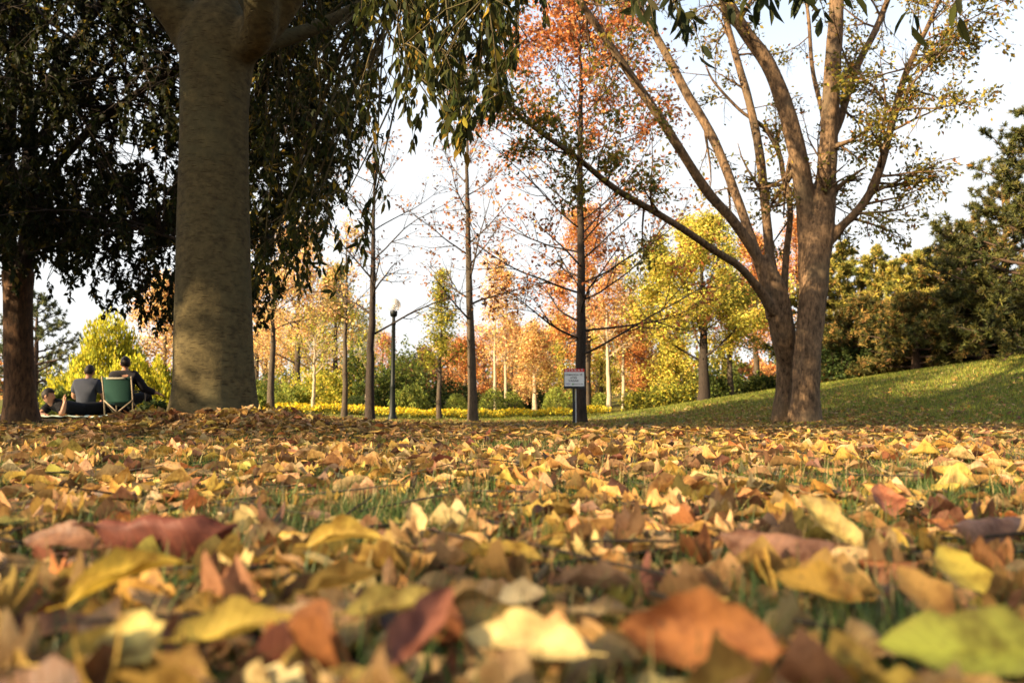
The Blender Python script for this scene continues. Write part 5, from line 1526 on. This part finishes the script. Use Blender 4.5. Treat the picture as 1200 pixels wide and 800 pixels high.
# thinner towards the bank and beyond the path
def kfar(x, y):
    a = 1 - 0.70 * sstep(4.5, 9, x) * sstep(9, 12, y)
    dp = np.min(np.hypot(x[:, None] - pp[None, ::4, 0], y[:, None] - pp[None, ::4, 1]), 1)
    a = a * (0.35 + 0.65 * sstep(0.5, 0.9, dp)) * (1 - 0.75 * sstep(16, 22, y))
    a = a * (1 - 0.85 * (x < -6.4) * (x > -9.4) * (y > 10.6) * (y < 15.6))
    return a * (1 - 0.3 * bare(x, y))
xy = wedge(rng, 13000, 10.2, 22, 1.5, kfar); parts.append(litter(rng, xy, G(xy[:, 0], xy[:, 1]) + rng.uniform(0.01, 0.04, len(xy)), 0.10, TL, 0.35, 0.1))
# drift heaped round the foot of the nearest trunk and under the many-stemmed tree
n = 2200; a = rng.uniform(0, 6.28, n); r_ = 0.42 + np.abs(rng.normal(0, 0.55, n))
xy = np.stack([-2.345 + r_ * np.cos(a), 6.2 + r_ * np.sin(a)], 1); parts.append(litter(rng, xy, G(xy[:, 0], xy[:, 1]) + rng.uniform(0.01, 0.10, n) * np.exp(-(r_ - 0.42) / 0.5), 0.10, TM, 0.5, 0.15))
n = 2600; xy = np.stack([rng.normal(3.6, 1.9, n), rng.normal(13.4, 1.7, n)], 1); parts.append(litter(rng, xy, G(xy[:, 0], xy[:, 1]) + rng.uniform(0.01, 0.035, n), 0.09, TL, 0.35, 0.1))
V = np.concatenate([p_[0] for p_ in parts]); C = np.concatenate([p_[2] for p_ in parts]); U = np.concatenate([p_[3] for p_ in parts])
F = []; k = 0
for p_ in parts: F.append(p_[1] + k); k += len(p_[0])
o = mesh_np('leaf_litter', V, np.concatenate(F), M['litter'], C=C, UV=U)
tag(o, 'thick carpet of dry yellow, tan and brown fallen leaves over the ground', 'fallen leaves', kind='stuff')

# individual leaves lying on top, nearest the lens
def on_ground(px, py, z):
    q_ = P(px, py, 1.0)
    return q_ * 0 + np.array([0, 0, CAMZ]) + (q_ - [0, 0, CAMZ]) * ((z - CAMZ) / (q_[2] - CAMZ))
def one_leaf(rng, label, c, L, asp, heading, pitch, roll, fold, curl, wave, twist, cup, col, blunt=0.85):
    tv, tf, tuv = leaf_grid(13, 7, fold, curl, wave, twist, cup, rng.uniform(0, 6), blunt)
    h = R(heading)
    d = nrm(np.array([math.cos(h), math.sin(h), math.tan(R(pitch))]))
    up = np.array([math.sin(R(roll)) * math.sin(h) * 0.0, -math.sin(R(roll)), math.cos(R(roll))])
    x_ = nrm(np.cross(d, up)); z_ = np.cross(x_, d)
    Rm = np.stack([x_, d, z_], -1)
    V = (tv * np.array([L * asp, L, L])) @ Rm.T
    V = V - V.mean(0) + np.array(c)
    base = V[6 * 7 + 3].copy()
    colv = np.clip(np.array(col) * 0.9 * np.exp(rng.normal(0, 0.06)), 0.01, 0.9)
    # the margin and tip dry to another tone
    mar = np.clip(np.abs(tuv[:, 0] - 0.5) * 2, 0, 1)[:, None] ** 3 * 0.35 * rng.random() + 0.25 * rng.random() * np.clip(tuv[:, 1:2] - 0.7, 0, 1)
    C = colv * (1 - mar) + np.array([0.16, 0.075, 0.035]) * mar
    o = mesh_np('fallen_leaf', V, tf, M['litter'], C=C, UV=tuv, origin=base)
    return tag(o, label, 'leaf', 'fallen leaves nearest the lens')
YEL, STR, OCH, TAN, BRN, RUS, RED, YGR, DBR = [l[0] for l in LIT]
hero = [
 # px, py, length px, aspect, heading, pitch, roll, fold, curl, wave, twist, cup, colour, label, z
 (826, 764, 200, 0.60, 172, 6, 52, 0.10, 0.12, 0.02, 0.1, 0.25, (0.50, 0.20, 0.06), 'big rust-orange leaf tilted up at the bottom edge right of centre', 0.055),
 (492, 752, 150, 0.42, 58, 28, 40, 0.30, 0.10, 0.015, 0.1, 0.1, (0.21, 0.08, 0.05), 'narrow wine-red leaf pointing up at the bottom edge left of centre', 0.055),
 (1145, 768, 190, 0.55, 165, -3, 38, 0.10, 0.05, 0.01, 0.0, 0.1, (0.40, 0.42, 0.06), 'lime-green leaf in the bottom right corner', 0.05),
 (190, 630, 165, 0.42, 10, 3, 30, -0.35, -0.2, 0.05, 0.7, -0.6, (0.17, 0.055, 0.035), 'large curled dark red leaf standing on its edge at the left', 0.06),
 (75, 640, 105, 0.42, 170, 4, 30, -0.2, -0.1, 0.02, 0.3, 0.3, (0.21, 0.10, 0.05), 'reddish-brown leaf just left of the large curled dark red leaf', 0.05),
 (140, 690, 135, 0.36, 28, 18, 30, 0.30, -0.12, 0.01, 0.1, 0.2, (0.66, 0.46, 0.06), 'slim bright yellow leaf slanting up in the lower left', 0.06),
 (155, 768, 120, 0.62, 130, 14, 45, 0.10, 0.05, 0.015, 0.0, 0.1, (0.62, 0.52, 0.16), 'pale yellow leaf with a square tip in the bottom left corner', 0.055),
 (268, 752, 150, 0.42, 15, 8, 30, 0.25, 0.1, 0.02, 0.1, 0.2, (0.55, 0.40, 0.07), 'mustard leaf right of the pale square-tipped leaf at the bottom left', 0.045),
 (1127, 668, 80, 0.72, 100, 30, 48, 0.05, 0.05, 0.01, 0.0, 0.1, (0.64, 0.48, 0.07), 'clean yellow leaf facing the lens at the right, above the lime-green one', 0.06),
 (1085, 700, 85, 0.70, 110, 32, 55, 0.08, 0.1, 0.02, 0.0, 0.15, (0.50, 0.28, 0.07), 'orange-tan leaf standing below left of the clean yellow leaf', 0.055),
 (915, 638, 140, 0.50, 165, 4, 28, -0.5, -0.1, 0.03, 0.3, -0.3, (0.26, 0.14, 0.09), 'folded purplish-brown leaf with a ridged back right of centre', 0.055),
 (1155, 612, 100, 0.55, 20, 4, 30, -0.4, -0.1, 0.03, 0.3, -0.3, (0.28, 0.16, 0.11), 'purplish-brown curled leaf at the right edge', 0.055),
 (975, 612, 105, 0.42, 125, 36, 40, 0.25, 0.10, 0.02, 0.2, 0.1, (0.60, 0.46, 0.14), 'long straw-yellow leaf rising steeply right of centre', 0.06),
 (962, 692, 105, 0.55, 160, 12, 36, 0.2, 0.1, 0.02, 0.1, 0.2, (0.62, 0.36, 0.06), 'orange-yellow leaf below the folded purplish-brown leaf', 0.05),
 (610, 706, 62, 0.72, 5, 8, 40, 0.05, 0.1, 0.01, 0.0, 0.3, (0.64, 0.50, 0.26), 'small round cream leaf near the middle of the litter', 0.045),
 (1040, 585, 62, 0.75, 80, 30, 50, 0.10, 0.1, 0.02, 0.0, 0.2, (0.36, 0.14, 0.07), 'rust-red leaf standing behind the straw-yellow one at the right', 0.05),
 (400, 634, 100, 0.40, 8, 6, 35, 0.2, -0.15, 0.01, 0.1, 0.3, (0.60, 0.42, 0.08), 'golden leaf lying across the litter left of centre', 0.055),
 (400, 690, 100, 0.34, 14, 10, 30, 0.4, 0.1, 0.02, 0.2, 0.3, (0.58, 0.38, 0.09), 'rolled ochre leaf below the golden leaf left of centre', 0.05),
 (488, 612, 60, 0.5, 110, 42, 50, 0.1, 0.1, 0.01, 0.1, 0.2, (0.60, 0.46, 0.20), 'upright cream leaf with a notched top, middle left', 0.055),
 (600, 652, 90, 0.34, 165, 8, 30, 0.2, 0.1, 0.02, 0.0, 0.2, (0.60, 0.42, 0.07), 'narrow yellow leaf just above the small round cream leaf', 0.05),
 (700, 687, 115, 0.26, 176, 2, 22, 0.3, 0.1, 0.02, 0.2, 0.3, (0.40, 0.26, 0.15), 'slim pinkish-tan leaf lying flat in the middle right', 0.045),
 (455, 720, 120, 0.45, 10, 8, 30, 0.25, 0.15, 0.02, 0.1, 0.2, (0.58, 0.44, 0.10), 'yellow leaf behind the wine-red leaf', 0.045),
 (620, 770, 170, 0.45, 160, 4, 35, 0.2, 0.1, 0.02, 0.1, 0.2, (0.60, 0.48, 0.20), 'long pale straw leaf along the bottom edge at the centre', 0.045),
 (1125, 560, 60, 0.5, 150, 20, 30, 0.3, 0.1, 0.02, 0.1, 0.2, (0.52, 0.36, 0.08), 'mustard leaf behind the purplish-brown one at the right edge', 0.045),
]
rng = np.random.default_rng(62)
used = []
for (px, py, lp, asp, hd, pt, rl, fo, cu, wa, tw, cp_, col, lab, z) in hero:
    c_ = on_ground(px, py, z)
    c_[2] += g1(c_[0], c_[1])
    dist = np.linalg.norm(c_ - [0, 0, CAMZ])
    one_leaf(rng, lab, c_, lp * 0.86 * dist / FPX, asp * 0.92, hd, pt, rl, fo, cu, wa, tw, cp_, col)
    used.append((px, py, lp))
count = 0
forms = [('flat', 'lying flat', 0.08, 4, 0.1), ('folded', 'folded along its midrib', 0.42, 5, 0.1), ('arched', 'arched with its edges down', -0.38, 5, -0.35), ('curled', 'curled up at the edges', 0.12, 6, 0.8), ('tilted', 'tilted up out of the litter', 0.12, 13, 0.15)]
labels = {}
tries = 0
while count < 276 and tries < 9000:
    tries += 1
    y = rng.uniform(0.36, 1.62); x = rng.uniform(-0.68, 0.68) * y
    if rng.random() < 0.93 * float(bare(x, y)): continue
    z = g1(x, y) + rng.uniform(0.016, 0.036)
    # pixel of this spot
    v = np.array([x, y, z - CAMZ]); f_ = np.array([0, math.cos(PITCH), math.sin(PITCH)]); u_ = np.array([0, -math.sin(PITCH), math.cos(PITCH)])
    px = 600 + FPX * v[0] / v.dot(f_); py = 400 - FPX * v.dot(u_) / v.dot(f_)
    if not (-40 < px < 1240 and py < 850): continue
    if any(abs(px - a) < 0.5 * l_ and abs(py - b_) < 0.24 * l_ for a, b_, l_ in used): continue
    ci = rng.choice(len(LIT), p=LW); col = np.array(LIT[ci][0]) * np.exp(rng.normal(0, 0.14))
    fm = forms[rng.choice(5, p=[0.22, 0.16, 0.26, 0.24, 0.12])]
    L = rng.uniform(0.046, 0.088)
    side = 'far left' if px < 200 else 'left' if px < 430 else 'middle left' if px < 600 else 'middle right' if px < 780 else 'right' if px < 1000 else 'far right'
    row = 'at the very front' if py > 740 else 'in the blurred front' if py > 670 else 'in the second rank' if py > 620 else 'among the farther litter'
    sz_ = 'small ' if L < 0.060 else 'large ' if L > 0.079 else ''
    lab = '%s%s leaf %s %s, %s' % (sz_, LIT[ci][1], fm[1], row, side)
    one_leaf(rng, lab, (x, y, z), L, rng.uniform(0.27, 0.46), rng.uniform(0, 360), rng.normal(0, fm[3]), rng.normal(8, 9) + (14 if fm[0] == 'tilted' else 0), fm[2] * rng.uniform(0.6, 1.3), rng.uniform(-0.24, 0.20), rng.uniform(0.010, 0.035), rng.normal(0, 0.25), fm[4], col, rng.uniform(0.72, 0.95))
    count += 1

# small dead twigs in the litter
rng = np.random.default_rng(66)
gm = Geo()
for k in range(420):
    y = rng.uniform(0.6, 9.0) if k > 60 else rng.uniform(0.6, 2.5); x = rng.uniform(-0.7, 0.7) * (y + 0.3); l = rng.uniform(0.06, 0.28); a = rng.uniform(0, 6.28)
    t = np.linspace(0, 1, 6)
    px_ = x + l * t * math.cos(a) + np.cumsum(rng.normal(0, 0.004, 6)); py_ = y + l * t * math.sin(a) + np.cumsum(rng.normal(0, 0.004, 6))
    gm.tube(np.stack([px_, py_, G(px_, py_) + rng.uniform(0.02, 0.045) + rng.normal(0, 0.12) * l * t], 1), np.linspace(0.0024, 0.0012, 6), 5)
o = gm.build('twig_litter', M['bark_dark'])
tag(o, 'small dead twigs scattered through the fallen leaves', 'twigs', kind='stuff')

# ------------------------------------------------------------------ grass
def blades(rng, xy, L, wd, pal, segs=3, bend=0.5, jit=0.2, z0=0.0):
    n = len(xy)
    t = np.linspace(0, 1, segs + 1)
    az = rng.uniform(0, 2 * np.pi, n); bd = rng.uniform(0.1, 1.0, n) * bend
    l = L * rng.uniform(0.45, 1.2, n)
    side = np.stack([-np.sin(az), np.cos(az)], 1)
    V = np.empty((n, segs + 1, 2, 3))
    zz = G(xy[:, 0], xy[:, 1]) + z0
    for k, tt in enumerate(t):
        ox = np.cos(az) * l * bd * tt ** 2; oy = np.sin(az) * l * bd * tt ** 2
        w_ = wd * (1 - tt * 0.88) / 2
        for s_, sg in ((0, -1), (1, 1)):
            V[:, k, s_, 0] = xy[:, 0] + ox + side[:, 0] * w_ * sg
            V[:, k, s_, 1] = xy[:, 1] + oy + side[:, 1] * w_ * sg
            V[:, k, s_, 2] = zz + l * tt * (1 - 0.35 * bd * tt)
    k = (segs + 1) * 2
    f = np.array([[2 * j, 2 * j + 1, 2 * j + 3, 2 * j + 2] for j in range(segs)])
    F = (f[None] + (np.arange(n) * k)[:, None, None]).reshape(-1, 4)
    return V.reshape(-1, 3), F, np.repeat(pick(rng, pal, n, jit), k, 0)
GR = [(0.055, 0.095, 0.022, 4), (0.09, 0.125, 0.03, 3), (0.035, 0.06, 0.018, 2), (0.36, 0.28, 0.11, 1.3)]
GRL = [(0.16, 0.20, 0.025, 4), (0.26, 0.26, 0.035, 3), (0.08, 0.11, 0.02, 2.5), (0.36, 0.28, 0.08, 1)]
rng = np.random.default_rng(71)
parts = []
xy = wedge(rng, 15000, 0.2, 1.6, 0.3, lambda x, y: 0.22 + 0.78 * bare(x, y)); parts.append(blades(rng, xy, 0.058, 0.0026, GR, bend=0.9))
xy = wedge(rng, 26000, 1.5, 4.5, 0.6, lambda x, y: 0.16 + 0.84 * bare(x, y)); parts.append(blades(rng, xy, 0.07, 0.0034, GR, bend=0.9))
xy = wedge(rng, 26000, 4.4, 10, 1.0, lambda x, y: 0.12 + 0.88 * bare(x, y) ** 2); parts.append(blades(rng, xy, 0.065, 0.006, GR, segs=2))
# tall wisps
xy = wedge(rng, 260, 0.9, 2.6, 0.0, lambda x, y: bare(x, y) ** 2); parts.append(blades(rng, xy, 0.085, 0.0026, GR + [(0.4, 0.32, 0.14, 5)], segs=4, bend=0.6))
V, F, C = merge(parts)
o = mesh_np('grass', V, F, M['grass'], C=C)
tag(o, 'green and dry grass blades poking up between the fallen leaves', 'grass', kind='stuff')
parts = []
def hillk(x, y):
    return sstep(0.5, 4.5, x - (y - 9) * -0.05) * (1 - 0.15 * bare(x * 0.4, y * 0.4))
xy = wedge(rng, 60000, 8.5, 16, 3.0, hillk); parts.append(blades(rng, xy, 0.06, 0.010, GRL, segs=2))
xy = wedge(rng, 80000, 15, 27, 4.0, hillk); parts.append(blades(rng, xy, 0.07, 0.016, GRL, segs=1))
xy = wedge(rng, 30000, 14, 26.5, 2.0, lambda x, y: (x < 1.5) * 0.8 + 0.05); parts.append(blades(rng, xy, 0.06, 0.014, GRL, segs=1))
xy = wedge(rng, 16000, 28, 40, 2.0, lambda x, y: (x < 4) * 0.9 + 0.1); parts.append(blades(rng, xy, 0.08, 0.03, GRL, segs=1))
V, F, C = merge(parts)
o = mesh_np('lawn_grass', V, F, M['grass'], C=C)
tag(o, 'short mown grass on the bank at the right and beyond the path', 'lawn', kind='stuff')
